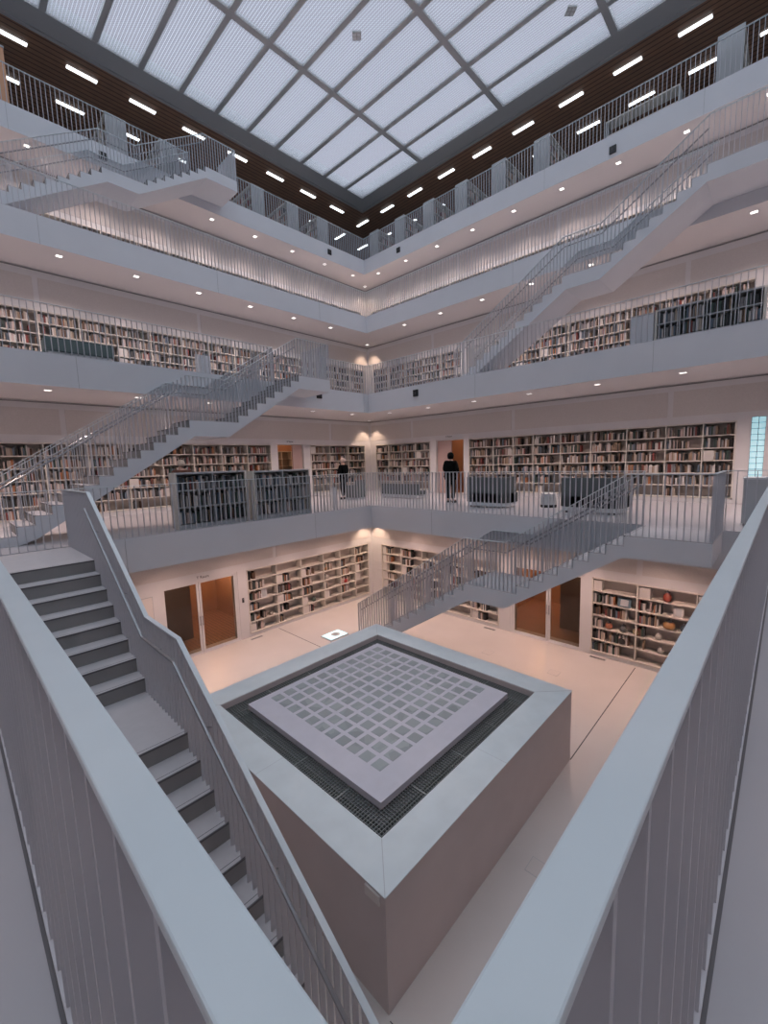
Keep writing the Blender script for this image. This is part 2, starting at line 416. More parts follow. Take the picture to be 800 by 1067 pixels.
# ------------------------------------------------------------------ staircases
R_ = 4.25/22; TR = .303; N1, N2, LAND = 8, 14, 1.37
XA = (N1-1)*TR; XB = XA+LAND; XE = XB+(N2-1)*TR
def nos(x):      # nosing line height
    if x < 0: return 0
    if x < N1*TR: return -R_/TR*x
    if x < XB: return -N1*R_
    return -N1*R_ - R_/TR*(x-XB)
def tread_z(x):
    if x < 0: return 0
    if x < XA: return -R_*(int(x/TR)+1)
    if x < XB: return -N1*R_
    return max(-22*R_, -R_*(N1+1+int((x-XB)/TR)))
def staircase(label, loc, rz, Lt, inner=True, outer_start=None, end_rail=True, W=W_ST, H=4.25):
    t = thing('staircase', label, 'staircase', loc, rz)
    body = MB(); th = .41; bx = XB-.12
    XS = N1*TR
    def zb(x):
        if x <= 0: return -th
        if x <= XS: return -th-R_/TR*x
        if x <= bx: return -th-N1*R_
        return -th-N1*R_-R_/TR*(x-bx)
    br = {-Lt, 0, XA, XS, bx, XB, XE}
    for i in range(N1-1): br.add(i*TR)
    for i in range(N2): br.add(XB+i*TR)
    br = sorted(br)
    for a, b in zip(br[:-1], br[1:]):
        if b-a < 1e-4: continue
        zt = tread_z((a+b)/2)-.02; za, zb_ = max(zb(a+1e-6), -H), max(zb(b-1e-6), -H)
        body.hexa([(a, 0, za), (b, 0, zb_), (b, W, zb_), (a, W, za), (a, 0, zt), (b, 0, zt), (b, W, zt), (a, W, zt)])
    body.build('stair_flight', M['fascia'], t)
    # treads and risers
    def tr(a, b, z, name):
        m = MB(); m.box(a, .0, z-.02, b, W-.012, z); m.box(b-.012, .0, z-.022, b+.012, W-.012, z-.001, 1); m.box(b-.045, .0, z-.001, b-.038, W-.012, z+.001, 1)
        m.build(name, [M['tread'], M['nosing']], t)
    tr(-Lt, 0, 0, 'landing_top')
    for i in range(N1-1): tr(i*TR, (i+1)*TR, -R_*(i+1), 'tread')
    tr(XA, XB, -R_*N1, 'landing_top')
    for i in range(N2-1): tr(XB+i*TR, XB+(i+1)*TR, -R_*(N1+1+i), 'tread')
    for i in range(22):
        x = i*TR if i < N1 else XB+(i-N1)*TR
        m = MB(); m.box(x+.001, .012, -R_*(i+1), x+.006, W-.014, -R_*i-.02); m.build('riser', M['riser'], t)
    # railings
    def side(y, x0, off, cap):
        xs = [x0, 0, N1*TR, XB, XE+.0]
        r = MB()
        zt = [nos(x)+RH for x in xs]
        for a, b, za, zc in zip(xs[:-1], xs[1:], zt[:-1], zt[1:]):
            if b-a < .01: continue
            r.hexa([(a, y-.026, za-.016), (b, y-.026, zc-.016), (b, y+.026, zc-.016), (a, y+.026, za-.016),
                    (a, y-.026, za), (b, y-.026, zc), (b, y+.026, zc), (a, y+.026, za)])
        ra = r.build('railing', cap, t)
        hr = MB(); yy = y+off
        hx0 = max(x0, 0)+.02
        pts = [(hx0, yy, nos(hx0)+.88), (N1*TR, yy, nos(N1*TR)+.88), (XB, yy, nos(XB-.01)+.88), (XE-.05, yy, nos(XE)+.92)]
        hr.tube(pts, .02, 8)
        for bx_ in (.5, 1.7, 2.9, 4.2, 5.4, 6.6):
            hr.tube([(bx_, yy, nos(bx_)+.87), (bx_, y, nos(bx_)+.83)], .008, 6)
        hr.build('handrail', M['steel'], t)
        n = int((XE-x0)/.101); L = []
        for i in range(n+1):
            x = x0+(XE-x0)*i/n; z = tread_z(x+.001)
            L.append((x, y, z, nos(x)+RH-z-.01, 0))
        balusters(ra, L)
    side(W-.045, -Lt if outer_start is None else outer_start, -.075, M['cap'])
    if inner: side(.045, 0.02, .075, M['cap'])
    if end_rail:
        r = MB(); r.box(-Lt, 0, RH-.016, -Lt+.05, W-.02, RH); ra = r.build('end_railing', M['cap'], t)
        n = int(W/.11)
        balusters(ra, [(-Lt+.025, .02+i*(W-.06)/n, 0, RH-.01, PI/2) for i in range(n+1)])
    return t
staircase('near grey staircase descending in the left foreground beside the railing', (.14, 8.34, FZ[1]), -PI/2, 1.88, inner=False, end_rail=False, W=1.56)
staircase('white staircase rising from the left of the lowest gallery to the second gallery', (8.1, HY[2], FZ[2]), PI, 1.26, H=4.26)
staircase('white staircase from the ground floor up to the lowest gallery, right of centre', (HX[1], 2.12, FZ[1]), PI/2, 1.30, H=4.25)
staircase('tall white staircase at upper right climbing from second to third gallery', (HX[3], 1.88, FZ[3]), PI/2, 1.30, W=1.36, H=4.24)
staircase('white staircase at upper left climbing to the top gallery under the wooden ceiling', (8.15, HY[4], FZ[4]), PI, 1.27, W=1.4, H=4.25)

# ------------------------------------------------------------------ raised block in the middle of the ground floor
bx0, bx1, by0, by1 = 2.62, 7.70, 2.66, 7.80; zt = -4.35
blk = thing('raised_roof_light', 'large square raised platform with glass block slab in the middle of the floor', 'platform', (5.16, 5.23, FZ[0]))
def ring(m, ax0, ay0, ax1, ay1, bX0, bY0, bX1, bY1, z0, z1, mi=0):
    inn = [(bX0, bY0), (bX1, bY0), (bX1, bY1), (bX0, bY1)]; ou = [(ax0, ay0), (ax1, ay0), (ax1, ay1), (ax0, ay1)]
    for i in range(4):
        a, b, c, d = inn[i], inn[(i+1) % 4], ou[(i+1) % 4], ou[i]
        base = [(*d, z0), (*c, z0), (*b, z0), (*a, z0)]
        m.hexa(base+[(p[0], p[1], z1) for p in base], mi)
ox, oy = 5.16, 5.23; hz = zt-FZ[0]
m = MB(); ring(m, bx0+.01-ox, by0+.01-oy, bx1-.01-ox, by1-.01-oy, 3.1-ox, 3.17-oy, 7.2-ox, 7.27-oy, 0, hz-.012)
m.build('plinth', M['plinth'], blk)
m = MB(); ring(m, bx0-ox, by0-oy, bx1-ox, by1-oy, 3.09-ox, 3.16-oy, 7.21-ox, 7.28-oy, hz-.012, hz); m.build('coping', M['rim'], blk)
m = MB()
for i in range(4):
    c = [(bx0, by0, 3.09, 3.16), (bx1, by0, 7.21, 3.16), (bx1, by1, 7.21, 7.28), (bx0, by1, 3.09, 7.28)][i]
    a = Vector((c[0]-ox, c[1]-oy)); b = Vector((c[2]-ox, c[3]-oy)); n = (b-a).orthogonal().normalized()*.004
    base = [(*(a-n), hz-.001), (*(a+n), hz-.001), (*(b+n), hz-.001), (*(b-n), hz-.001)]
    m.hexa(base+[(p[0], p[1], hz+.0015) for p in base])
for q in (5.16,):
    m.box(q-ox-.002, by0-oy, hz, q-ox+.002, 3.16-oy, hz+.001); m.box(bx0-ox, 5.2-oy-.002, hz, 3.09-ox, 5.2-oy+.002, hz+.001)
m.build('coping_joint', M['gcase'], blk)
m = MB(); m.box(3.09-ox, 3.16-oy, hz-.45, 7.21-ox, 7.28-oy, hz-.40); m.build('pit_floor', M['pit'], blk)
m = MB(); zg = hz-.12
g0x, g1x, g0y, g1y = 3.10-ox, 7.20-ox, 3.17-oy, 7.27-oy; i0x, i1x, i0y, i1y = 3.50-ox, 6.79-ox, 3.57-oy, 6.86-oy
n = 86
for i in range(n+1):
    x = g0x+(g1x-g0x)*i/n; y = g0y+(g1y-g0y)*i/n; w = .0035 if i % 20 else .012
    if i0x < x < i1x:
        m.box(x-w, g0y, zg-.02, x+w, i0y, zg); m.box(x-w, i1y, zg-.02, x+w, g1y, zg)
    else: m.box(x-w, g0y, zg-.02, x+w, g1y, zg)
    if i0y < y < i1y:
        m.box(g0x, y-w, zg-.021, i0x, y+w, zg-.001); m.box(i1x, y-w, zg-.021, g1x, y+w, zg-.001)
    else: m.box(g0x, y-w, zg-.021, g1x, y+w, zg-.001)
m.build('grating', M['grate'], blk)
def paver_mat():
    m = bpy.data.materials.new('glass_paver'); m.use_nodes = True; nt = m.node_tree
    b = nt.nodes['Principled BSDF']; b.inputs['Roughness'].default_value = 0.35
    tc = nt.nodes.new('ShaderNodeTexCoord'); n = nt.nodes.new('ShaderNodeTexVoronoi'); n.inputs['Scale'].default_value = 3.7
    r = nt.nodes.new('ShaderNodeValToRGB'); r.color_ramp.elements[0].color = (0.24, 0.27, 0.28, 1); r.color_ramp.elements[1].color = (0.33, 0.37, 0.38, 1)
    nt.links.new(tc.outputs['Object'], n.inputs[0]); nt.links.new(n.outputs['Color'], r.inputs[0]); nt.links.new(r.outputs[0], b.inputs['Base Color'])
    return m
M['paver'] = paver_mat(); M['slab'] = mat('paver_slab', (0.52, 0.52, 0.58), 0.5, noise=.03, nscale=5)
m = MB(); m.box(3.45-ox, 3.52-oy, hz-.10, 6.84-ox, 6.91-oy, hz+.0)
m.box(3.50-ox, 3.57-oy, hz-.4, 6.79-ox, 6.86-oy, hz-.10)
slab = m.build('paver_slab', M['slab'], blk)
p0x, p0y, pit_, ps = 3.80, 3.87, .2665, .096
m = MB(); q = 0
for i in range(11):
    for jj in range(11):
        cx = p0x+.015+pit_*(i+.1)+ps-ox; cy = p0y+.015+pit_*(jj+.1)+ps-oy
        m.box(cx-ps, cy-ps, hz-.02, cx+ps, cy+ps, hz+.003)
m.build('glass_pavers', M['paver'], slab)
m = MB(); m.box(bx0-ox-.012, 2.74-oy, hz-.15, bx0-ox+.012, 2.95-oy, hz-.04); m.build('notice', M['paper'], blk)

# floor hatches, floor light card
def hatch(x, y, lab, s=.13):
    t = thing('floor_hatch', lab, 'floor hatch', (x, y, FZ[0]))
    m = MB(); m.box(-s, -s, 0, s, s, .003); m.build('lid', M['floor'], t)
    m = MB(); ring(m, -s-.006, -s-.006, s+.006, s+.006, -s, -s, s, s, 0, .0035); m.build('frame', M['gcase'], t)
hatch(10.7, 6.15, 'small square floor hatch before the right glass doors'); hatch(10.75, 4.2, 'small square floor hatch in front of the right bookcase and doors')
hatch(5.2, 2.2, 'square floor hatch beside the raised platform, seen in the right foreground')
for x, y, lab in ((6.75, 12.55, 'thin dark floor grille below the left bookcase'), (12.35, 3.6, 'thin dark floor grille below the right bookcase'), (12.3, 7.0, 'thin dark floor grille beside the right glass door post')):
    t = thing('floor_grille', lab, 'floor grille', (x, y, FZ[0]), 0 if y > 10 else PI/2)
    m = MB(); m.box(-.22, -.05, 0, .22, .05, .003); m.build('surround', M['gcase'], t)
    m = MB()
    for i in range(9): m.box(-.2, -.045+i*.011, .003, .2, -.041+i*.011, .006)
    m.build('slats', M['riser'], t)
M['projlight'] = mat('lit_floor_panel', (0.6, 0.8, 0.85), 0.4, emit=(0.55, 0.86, 0.92), estr=0.75)
t = thing('floor_screen', 'glowing pale blue square panel lying on the floor behind the platform', 'floor display', (8.52, 10.62, FZ[0]), 0)
m = MB(); m.box(-.37, -.27, 0, .37, .27, .05); m.build('case', M['seatbase'], t)
m = MB(); m.box(-.35, -.25, .05, .35, .25, .055); m.build('display', M['projlight'], t)
m = MB(); m.lathe([(.16, 0), (.16, .002), (.10, .002), (.10, 0)], .04, 0, .0555, 24); m.build('ring_motif', M['paper'], t)
m = MB(); m.lathe([(.07, 0), (.07, .002)], .04, 0, .0555, 20); m.build('dot_motif', M['gcase'], t)

# ------------------------------------------------------------------ bookcases and books
BOOKS = []    # (world matrix loc, rz, (w,d,h), colour index, text)
BOXES = []
def bookcase(label, side, k, u0, u1, zb, zt, cols, rows, fill=1.0, depth=.30, first=None, back=None, group=None, offset=None, where='', boxes=.10, books=True, bookrows=None):
    """case standing in the wall niche; local x to the right seen from the room, y into the wall"""
    if side == 'y': loc = (u0, WY[k] if offset is None else offset, zb); rz = 0
    else: loc = (WX[k] if offset is None else offset, u1, zb); rz = -PI/2
    Wd = u1-u0; H = zt-zb
    t = thing('bookcase', label, 'bookcase', loc, rz, group)
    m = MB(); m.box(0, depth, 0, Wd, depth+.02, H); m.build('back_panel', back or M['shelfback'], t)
    f = MB(); e = .035
    f.box(0, -.02, 0, e, depth, H); f.box(Wd-e, -.02, 0, Wd, depth, H); f.box(0, -.02, H-e, Wd, depth, H); f.box(0, -.02, 0, Wd, depth, e)
    f.build('carcass', M['shelf'], t)
    rh = (H-e)/rows
    for r in range(1, rows):
        m = MB(); m.box(e, -.01, r*rh, Wd-e, depth, r*rh+.028); m.build('shelf_board', M['shelf'], t)
    if isinstance(cols, int): cs = [Wd*i/cols for i in range(cols+1)]
    else: cs = [c-u0 if side == 'y' else u1-c for c in cols]
    for c in cs[1:-1]:
        m = MB(); m.box(c-.014, -.015, e, c+.014, depth, H-e); m.build('divider', M['shelf'], t)
    if not books: return t
    rnd = random.Random(hash(label) % 1000 if False else sum(map(ord, label)))
    cz, sz = math.cos(rz), math.sin(rz)
    for r in range(rows):
        if bookrows and r not in bookrows: continue
        z = r*rh+(.03 if r else e)
        for ci in range(len(cs)-1):
            xa, xb = cs[ci]+.03, cs[ci+1]-.03
            full = fill(r, ci, rnd) if callable(fill) else fill
            x = xa; end = xa+(xb-xa)*full
            n = 0
            if (boxes(r, ci) if callable(boxes) else (rnd.random() < boxes and full > .1)):
                bw = .19+.08*rnd.random()
                BOXES.append((loc, rz, (x, z, bw, rh*.78), '%s' % where, rows-1-r, ci)); x += bw+.01
            while x < end:
                w = rnd.uniform(.022, .055); h = rh*rnd.uniform(.52, .82)
                if x+w > xb: break
                if rnd.random() < .07: x += rnd.uniform(.05, .15); continue
                cidx = rnd.choices(range(12), [14, 10, 12, 5, 11, 12, 12, 4, 4, 4, 9, 8])[0]
                n += 1
                wx = loc[0]+cz*x-sz*.05; wy = loc[1]+sz*x+cz*.05
                BOOKS.append(((wx, wy, loc[2]+z), rz, (w, .18, h), cidx, n, rows-1-r, ci, where))
                x += w+.004
    return t

def gfill(r, ci, rnd):
    return rnd.choice([0, .45, .6, 0.7, .35, .2, .55]) if r not in (0, 5) else rnd.choice([0, 0, .25, 0, .5])
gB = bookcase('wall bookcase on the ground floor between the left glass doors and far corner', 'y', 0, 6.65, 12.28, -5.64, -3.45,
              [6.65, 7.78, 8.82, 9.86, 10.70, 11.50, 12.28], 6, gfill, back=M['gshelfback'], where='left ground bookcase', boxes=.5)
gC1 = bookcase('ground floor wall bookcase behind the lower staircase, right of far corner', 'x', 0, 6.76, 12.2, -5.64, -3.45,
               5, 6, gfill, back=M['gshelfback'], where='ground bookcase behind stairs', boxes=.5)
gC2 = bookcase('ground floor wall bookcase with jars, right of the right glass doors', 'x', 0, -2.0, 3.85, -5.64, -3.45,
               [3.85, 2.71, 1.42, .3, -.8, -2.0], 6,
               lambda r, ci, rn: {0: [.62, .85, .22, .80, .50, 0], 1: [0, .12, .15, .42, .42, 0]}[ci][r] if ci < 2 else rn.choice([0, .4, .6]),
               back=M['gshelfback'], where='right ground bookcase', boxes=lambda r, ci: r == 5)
c = [9.6-1.065*i for i in range(14)][::-1]; c[0] = -4.6
bookcase('long wall bookcase on the lowest gallery behind the left staircase', 'y', 1, -4.6, 9.6, -1.36, .83, c, 6,
         lambda r, ci, rn: rn.uniform(.75, 1) if r else rn.choice([0, 0, .3]), where='left lowest gallery bookcase')
bookcase('wall bookcase on the lowest gallery between doorway and far corner, left side', 'y', 1, 11.6, 15.0, -1.36, .83, 3, 6,
         lambda r, ci, rn: rn.uniform(.8, 1) if r else 0, where='left far corner bookcase')
bookcase('long wall bookcase on the lowest gallery right of the hooded person', 'x', 1, 1.1, 9.74, -1.36, .83,
         [9.74, 8.6, 7.75, 6.95, 5.94, 4.91, 3.83, 2.76, 1.85, 1.1], 6,
         lambda r, ci, rn: (rn.uniform(.7, 1) if r > 1 else rn.uniform(.5, .9) if r else rn.choice([0, 0, .3])), where='right lowest gallery bookcase')
bookcase('wall bookcase on the lowest gallery between far corner and right doorway', 'x', 1, 11.76, 15.2, -1.36, .83, 4, 6,
         lambda r, ci, rn: rn.uniform(.8, 1) if r else 0, where='right far corner bookcase')
bookcase('very long wall bookcase on the left side of the second gallery', 'y', 2, -5, 16.8, 2.9, 5.02, 20, 6,
         lambda r, ci, rn: rn.uniform(.8, 1), where='left second gallery bookcase')
bookcase('long wall bookcase on the right side of the second gallery', 'x', 2, 1.0, 9.6, 2.9, 5.02, 8, 6,
         lambda r, ci, rn: rn.uniform(.75, 1), where='right second gallery bookcase')
bookcase('second gallery wall bookcase between far corner and doorway', 'x', 2, 11.2, 16.9, 2.9, 5.02, 5, 6,
         lambda r, ci, rn: rn.uniform(.8, 1), where='far corner second gallery bookcase')
bookcase('wall bookcase on the left of the third gallery, only its top visible', 'y', 3, -6, 19.0, 7.1, 9.12, 20, 6,
         lambda r, ci, rn: rn.uniform(.6, 1), where='left third gallery bookcase', bookrows=(5,), boxes=0)
bookcase('wall bookcase on the right of the third gallery, only its top visible', 'x', 3, -2, 19.2, 7.1, 9.12, 18, 6,
         lambda r, ci, rn: rn.uniform(.6, 1), where='right third gallery bookcase', bookrows=(5,), boxes=0)

# low freestanding bookcases (open to the void)
def lowcase(label, loc, rz, Wd, H, D, rows, cols, where, mt=M['gcase'], side=M['shelf'], topdark=True):
    t = thing('low_bookcase', label, 'bookcase', loc, rz)
    m = MB(); m.box(0, D-.02, 0, Wd, D, H); m.build('back_panel', M['gcase'], t)
    m = MB(); m.box(0, 0, 0, .05, D, H); m.box(Wd-.05, 0, 0, Wd, D, H); m.build('side_panels', side, t)
    m = MB(); m.box(.05, 0, H-.04, Wd-.05, D, H); m.box(.05, .02, 0, Wd-.05, D, .1); m.build('top_and_plinth', mt, t)
    rh = (H-.14)/rows
    for r in range(1, rows):
        m = MB(); m.box(.05, 0, .1+r*rh, Wd-.05, D-.02, .1+r*rh+.025); m.build('shelf_board', mt, t)
    for c_ in range(1, cols):
        m = MB(); m.box(Wd*c_/cols-.012, 0, .1, Wd*c_/cols+.012, D-.02, H-.04); m.build('divider', mt, t)
    rnd = random.Random(len(label)*7); cz, sz = math.cos(rz), math.sin(rz)
    for r in range(rows):
        for ci in range(cols):
            x = Wd*ci/cols+.07; n = 0; xb = Wd*(ci+1)/cols-.05
            while x < xb:
                w = rnd.uniform(.025, .06); h = rh*rnd.uniform(.55, .85); n += 1
                if x+w > xb: break
                ci2 = rnd.choices(range(12), [10, 6, 4, 7, 3, 8, 3, 1, 0, 9, 14, 2])[0]
                BOOKS.append(((loc[0]+cz*x-sz*.06, loc[1]+sz*x+cz*.06, loc[2]+.1+r*rh+.03), rz, (w, .18, h), ci2, n, rows-1-r, ci, where))
                x += w+.004
    return t
lowcase('low freestanding bookcase behind the railing, below the left staircase', (3.82, 10.50, FZ[1]), 0, 1.85, 1.37, .38, 3, 2, 'left low bookcase', side=M['pinkwall'] if False else M['shelf'])
lowcase('low freestanding bookcase behind the railing, in front of the left doorway', (5.85, 10.50, FZ[1]), 0, 1.9, 1.34, .38, 3, 2, 'low bookcase before the left doorway')
lowcase('low grey bookcase at the right of the second gallery behind the railing', (12.85, 2.66, FZ[2]), -PI/2, 2.1, .80, .40, 2, 4, 'low bookcase on second gallery')
t = thing('cabinet', 'pale grey closed cabinet beside the low bookcase on the second gallery right', 'cabinet', (12.85, 3.2, FZ[2]), -PI/2)
m = MB(); m.box(0, 0, .06, .52, .42, .74); m.build('body', M['fascia'], t)
m = MB(); m.box(-.01, -.01, .74, .53, .43, .77); m.build('top', M['gcase'], t)
m = MB(); m.box(.02, .02, 0, .50, .40, .06); m.build('plinth', M['dark'], t)
# grey seats back on second gallery left
def sofa(label, loc, rz, Wd, D=.75, H=.78, mt=None):
    t = thing('sofa', label, 'sofa', loc, rz); mt = mt or M['seat']
    m = MB(); m.box(0, 0, .12, Wd, D, .42); o = m.build('seat', mt, t); bev(o, .04)
    m = MB(); m.box(0, D-.18, .40, Wd, D, H); o = m.build('backrest', mt, t); bev(o, .05)
    for x in (0, Wd-.16):
        m = MB(); m.box(x, .02, .36, x+.16, D-.18, max(.42, H-.18)); o = m.build('armrest', mt, t); bev(o, .04)
    m = MB(); m.box(.06, .06, 0, Wd-.06, D-.06, .12); m.build('base', M['seatbase'], t)
    return t
def bev(o, w, n=2):
    b = o.modifiers.new('Bevel', 'BEVEL'); b.width = w; b.segments = n; b.limit_method = 'ANGLE'
M['greenseat'] = mat('green_grey_fabric', (0.14, 0.19, 0.19), 0.9)
sofa('dark green grey bench sofa behind the second gallery railing at far left', (3.5, 13.45, FZ[2]), PI, 1.45, D=.5, H=.44, mt=M['greenseat'])
for xx, lab in ((5.75, 'grey display stand behind the second gallery railing, left of the stair head'), ):
    t = thing('display_stand', lab, 'display stand', (xx, 13.1, FZ[2]))
    m = MB(); m.box(0, 0, 0, .45, .35, .06); m.build('foot', M['gcase'], t)
    m = MB(); m.hexa([(.04, .05, .06), (.41, .05, .06), (.41, .3, .06), (.04, .3, .06), (.04, .05, .62), (.41, .05, .62), (.41, .3, .68), (.04, .3, .68)]); m.build('panel', M['fascia'], t)

# top gallery: bookcases standing end-on to the railing
def endcase(label, loc, rz, group, L=2.6, w=.66, H=1.47):
    t = thing('bookcase', label, 'bookcase', loc, rz, group)
    m = MB(); m.box(-w/2, 0, 0, w/2, .04, H); m.build('end_panel', M['gcase'], t)
    m = MB(); m.box(-.02, .04, 0, .02, L, H-.05); m.build('spine_panel', M['shelfback'], t)
    for r in range(4):
        m = MB(); z = .08+r*.38; m.box(-w/2+.03, .04, z, w/2-.03, L, z+.025); m.build('shelf_board', M['shelf'], t)
    m = MB(); m.box(-w/2+.0, .04, H-.05, w/2, L, H-.015); m.build('top_board', M['orange'] if False else M['shelf'], t)
    for s_ in (.33, .66, 1.0):
        m = MB(); m.box(-w/2+.02, .04+(L-.08)*s_, 0, w/2-.02, .08+(L-.08)*s_, H-.05); m.build('upright', M['shelf'], t)
    rnd = random.Random(int(loc[0]*97+loc[1]*31)); cz, sz = math.cos(rz), math.sin(rz)
    for r in range(3):
        for sgn in (-1, 1):
            y = .1; n = 0
            while y < L-.15:
                th_ = rnd.uniform(.03, .06); h = rnd.uniform(.22, .31); n += 1
                ci2 = rnd.choices(range(12), [4, 2, 8, 1, 12, 8, 8, 5, 8, 2, 3, 8])[0]
                lx = sgn*(w/2-.07); wr = rz+(PI/2 if sgn < 0 else PI/2)
                # spine facing sideways
                if sgn < 0: lx0, ly0, rr = -w/2+.06, y+th_, rz-PI/2
                else: lx0, ly0, rr = w/2-.06, y, rz+PI/2
                BOOKS.append(((loc[0]+cz*lx0-sz*ly0, loc[1]+sz*lx0+cz*ly0, loc[2]+.105+r*.38), rr, (th_, .17, h), ci2, n, 2-r, 0, 'top gallery bookcase'))
                y += th_+.004
                if rnd.random() < .05: y += .2
    return t
gtop = 'bookcases standing end-on along the top gallery railing'
ecs = [17.5-1.91*i for i in range(6)]
for i, y in enumerate(ecs):
    endcase('grey-ended top gallery bookcase on the right side, %s from the far corner' % ORD[i], (18.1, y, FZ[4]), -PI/2, gtop)
endcase('wide grey-ended top gallery bookcase alone at the upper right', (18.1, 2.06, FZ[4]), -PI/2, gtop, H=1.5)
for i, x in enumerate([15.05, 13.2, 11.33, 7.5, 5.7]):
    endcase('grey-ended top gallery bookcase on the left side, %s from the far corner' % ORD[i], (x, 18.2, FZ[4]), 0, gtop, H=1.3)
# counter with open railing frame, top gallery right
t = thing('low_shelf', 'low open shelf with pale top behind the top gallery railing, upper right', 'shelf', (18.5, 5.7, FZ[4]), -PI/2)
m = MB(); m.box(0, 0, .98, 2.3, .5, 1.02); m.build('top', M['shelf'], t)
m = MB(); m.box(0, 0, .0, .04, .5, .98); m.box(2.26, 0, 0, 2.3, .5, .98); m.build('side_panels', M['gcase'], t)
m = MB(); m.box(.04, .02, .5, 2.26, .48, .53); m.build('shelf_board', M['shelf'], t)
t = thing('partition', 'warm orange lit partition at the far left of the top gallery', 'partition', (.6, 18.6, FZ[4]))
m = MB(); m.box(0, 0, 0, 2.2, .25, 1.95); m.build('panel', M['column'], t)
m = MB(); m.box(-.02, -.02, 1.95, 2.22, .27, 2.0); m.build('cap', M['gcase'], t)

# individual book meshes
def book_mesh(ci):
    m = MB()
    # rounded spine at y=0, covers, inset page block; unit size
    m.hexa([(0, .08, 0), (1, .08, 0), (1, 1, 0), (0, 1, 0), (0, .08, 1), (1, .08, 1), (1, 1, 1), (0, 1, 1)], 0)
    m.hexa([(.18, 0, 0), (.82, 0, 0), (1, .08, 0), (0, .08, 0), (.18, 0, 1), (.82, 0, 1), (1, .08, 1), (0, .08, 1)], 0)
    m.quad([(.1, .1, 1.002), (.9, .1, 1.002), (.9, .98, 1.002), (.1, .98, 1.002)], 1)
    return m.mesh('book', [BM[ci], M['paper']])
BMESH = [book_mesh(i) for i in range(12)]
def size_key(b):
    p = Vector(b[0]); d = p.length
    az = math.atan2(p.y, p.x)
    vis = 0 < az < PI/2
    n = b[2][0]*b[2][2]/d**2
    return -(n if vis else 0)
# only books that can be seen past slabs: drop hopeless ones from the "individual" pick
def hidden(b):
    p = b[0]
    if p[0] < .6 or p[1] < .6: return True
    # hidden by own gallery slab edge when looking up
    if p[2] > 2.7:
        k = 2 if p[2] < 6.5 else (3 if p[2] < 10.8 else 4)
        s = min(HX[k]/p[0], HY[k]/p[1]) if False else max(HX[k]/p[0] if p[0] > HX[k] else 0, HY[k]/p[1] if p[1] > HY[k] else 0)
        top = p[2]+b[2][2]
        if top*s < FZ[k]: return True
    if p[2] < -3:  # behind the raised block or foreground stair, approx
        if p[1] > 12.5 and p[0] < 6.4: return True
        if p[0] > 12.2 and p[1] < 1.4: return True
    return False
vis = [b for b in BOOKS if not hidden(b)]; hid = [b for b in BOOKS if hidden(b)]
vis.sort(key=size_key)
seen = {}
for b in vis[:300]:
    o = inst('book', BMESH[b[3]], None, b[0], (0, 0, b[1]), b[2])
    tag(o, '%s book, %s in bay %s, %s shelf down, %s' % (BOOKCOLS[b[3]][0], ORD[min(b[4]-1, 19)], ['one', 'two', 'three', 'four', 'five', 'six', 'seven', 'eight', 'nine', 'ten', 'eleven', 'twelve', 'thirteen', 'fourteen', 'fifteen', 'sixteen', 'seventeen', 'eighteen', 'nineteen', 'twenty'][b[6]], ORD[b[5]], b[7]), 'book', 'books in the ' + b[7])
m = MB()
for b in vis[300:]+[h for h in hid if h[0][2] < 3]:
    (x, y, z), rz, (w, d, h), ci = b[:4]; cz, sz = math.cos(rz), math.sin(rz)
    P = [(0, 0), (w, 0), (w, d), (0, d)]; Q = [(x+cz*a-sz*c_, y+sz*a+cz*c_) for a, c_ in P]
    m.hexa([(*q, z) for q in Q]+[(*q, z+h) for q in Q], ci)
tag(m.build('books', BM), 'hundreds of upright books filling the gallery shelves all round', 'books', kind='stuff')
print('books', len(BOOKS), 'visible', len(vis))

# pale storage boxes at the row ends
bxm = MB(); bxm.box(0, 0, 0, 1, 1, 1, 0); bxm.box(.3, -.01, .55, .7, 0, .72, 1); BXM = bxm.mesh('storage_box', [M['paper'], M['shelf']])
def bkey(b):
    x, z, w, h = b[2]; cz, sz = math.cos(b[1]), math.sin(b[1])
    return (b[0][0]+cz*x)**2+(b[0][1]+sz*x)**2
for b in sorted(BOXES, key=bkey):
    x, z, w, h = b[2]; cz, sz = math.cos(b[1]), math.sin(b[1])
    px, py = b[0][0]+cz*x-sz*.03, b[0][1]+sz*x+cz*.03
    o = inst('storage_box', BXM, None, (px, py, b[0][2]+z), (0, 0, b[1]), (w, .22, h))
    tag(o, 'pale storage box in bay %s, %s shelf down, %s' % (['one', 'two', 'three', 'four', 'five', 'six', 'seven', 'eight', 'nine', 'ten', 'eleven', 'twelve', 'thirteen', 'fourteen', 'fifteen', 'sixteen', 'seventeen', 'eighteen', 'nineteen', 'twenty'][b[5]], ORD[b[4]], b[3]), 'box', 'pale boxes in the ' + b[3])

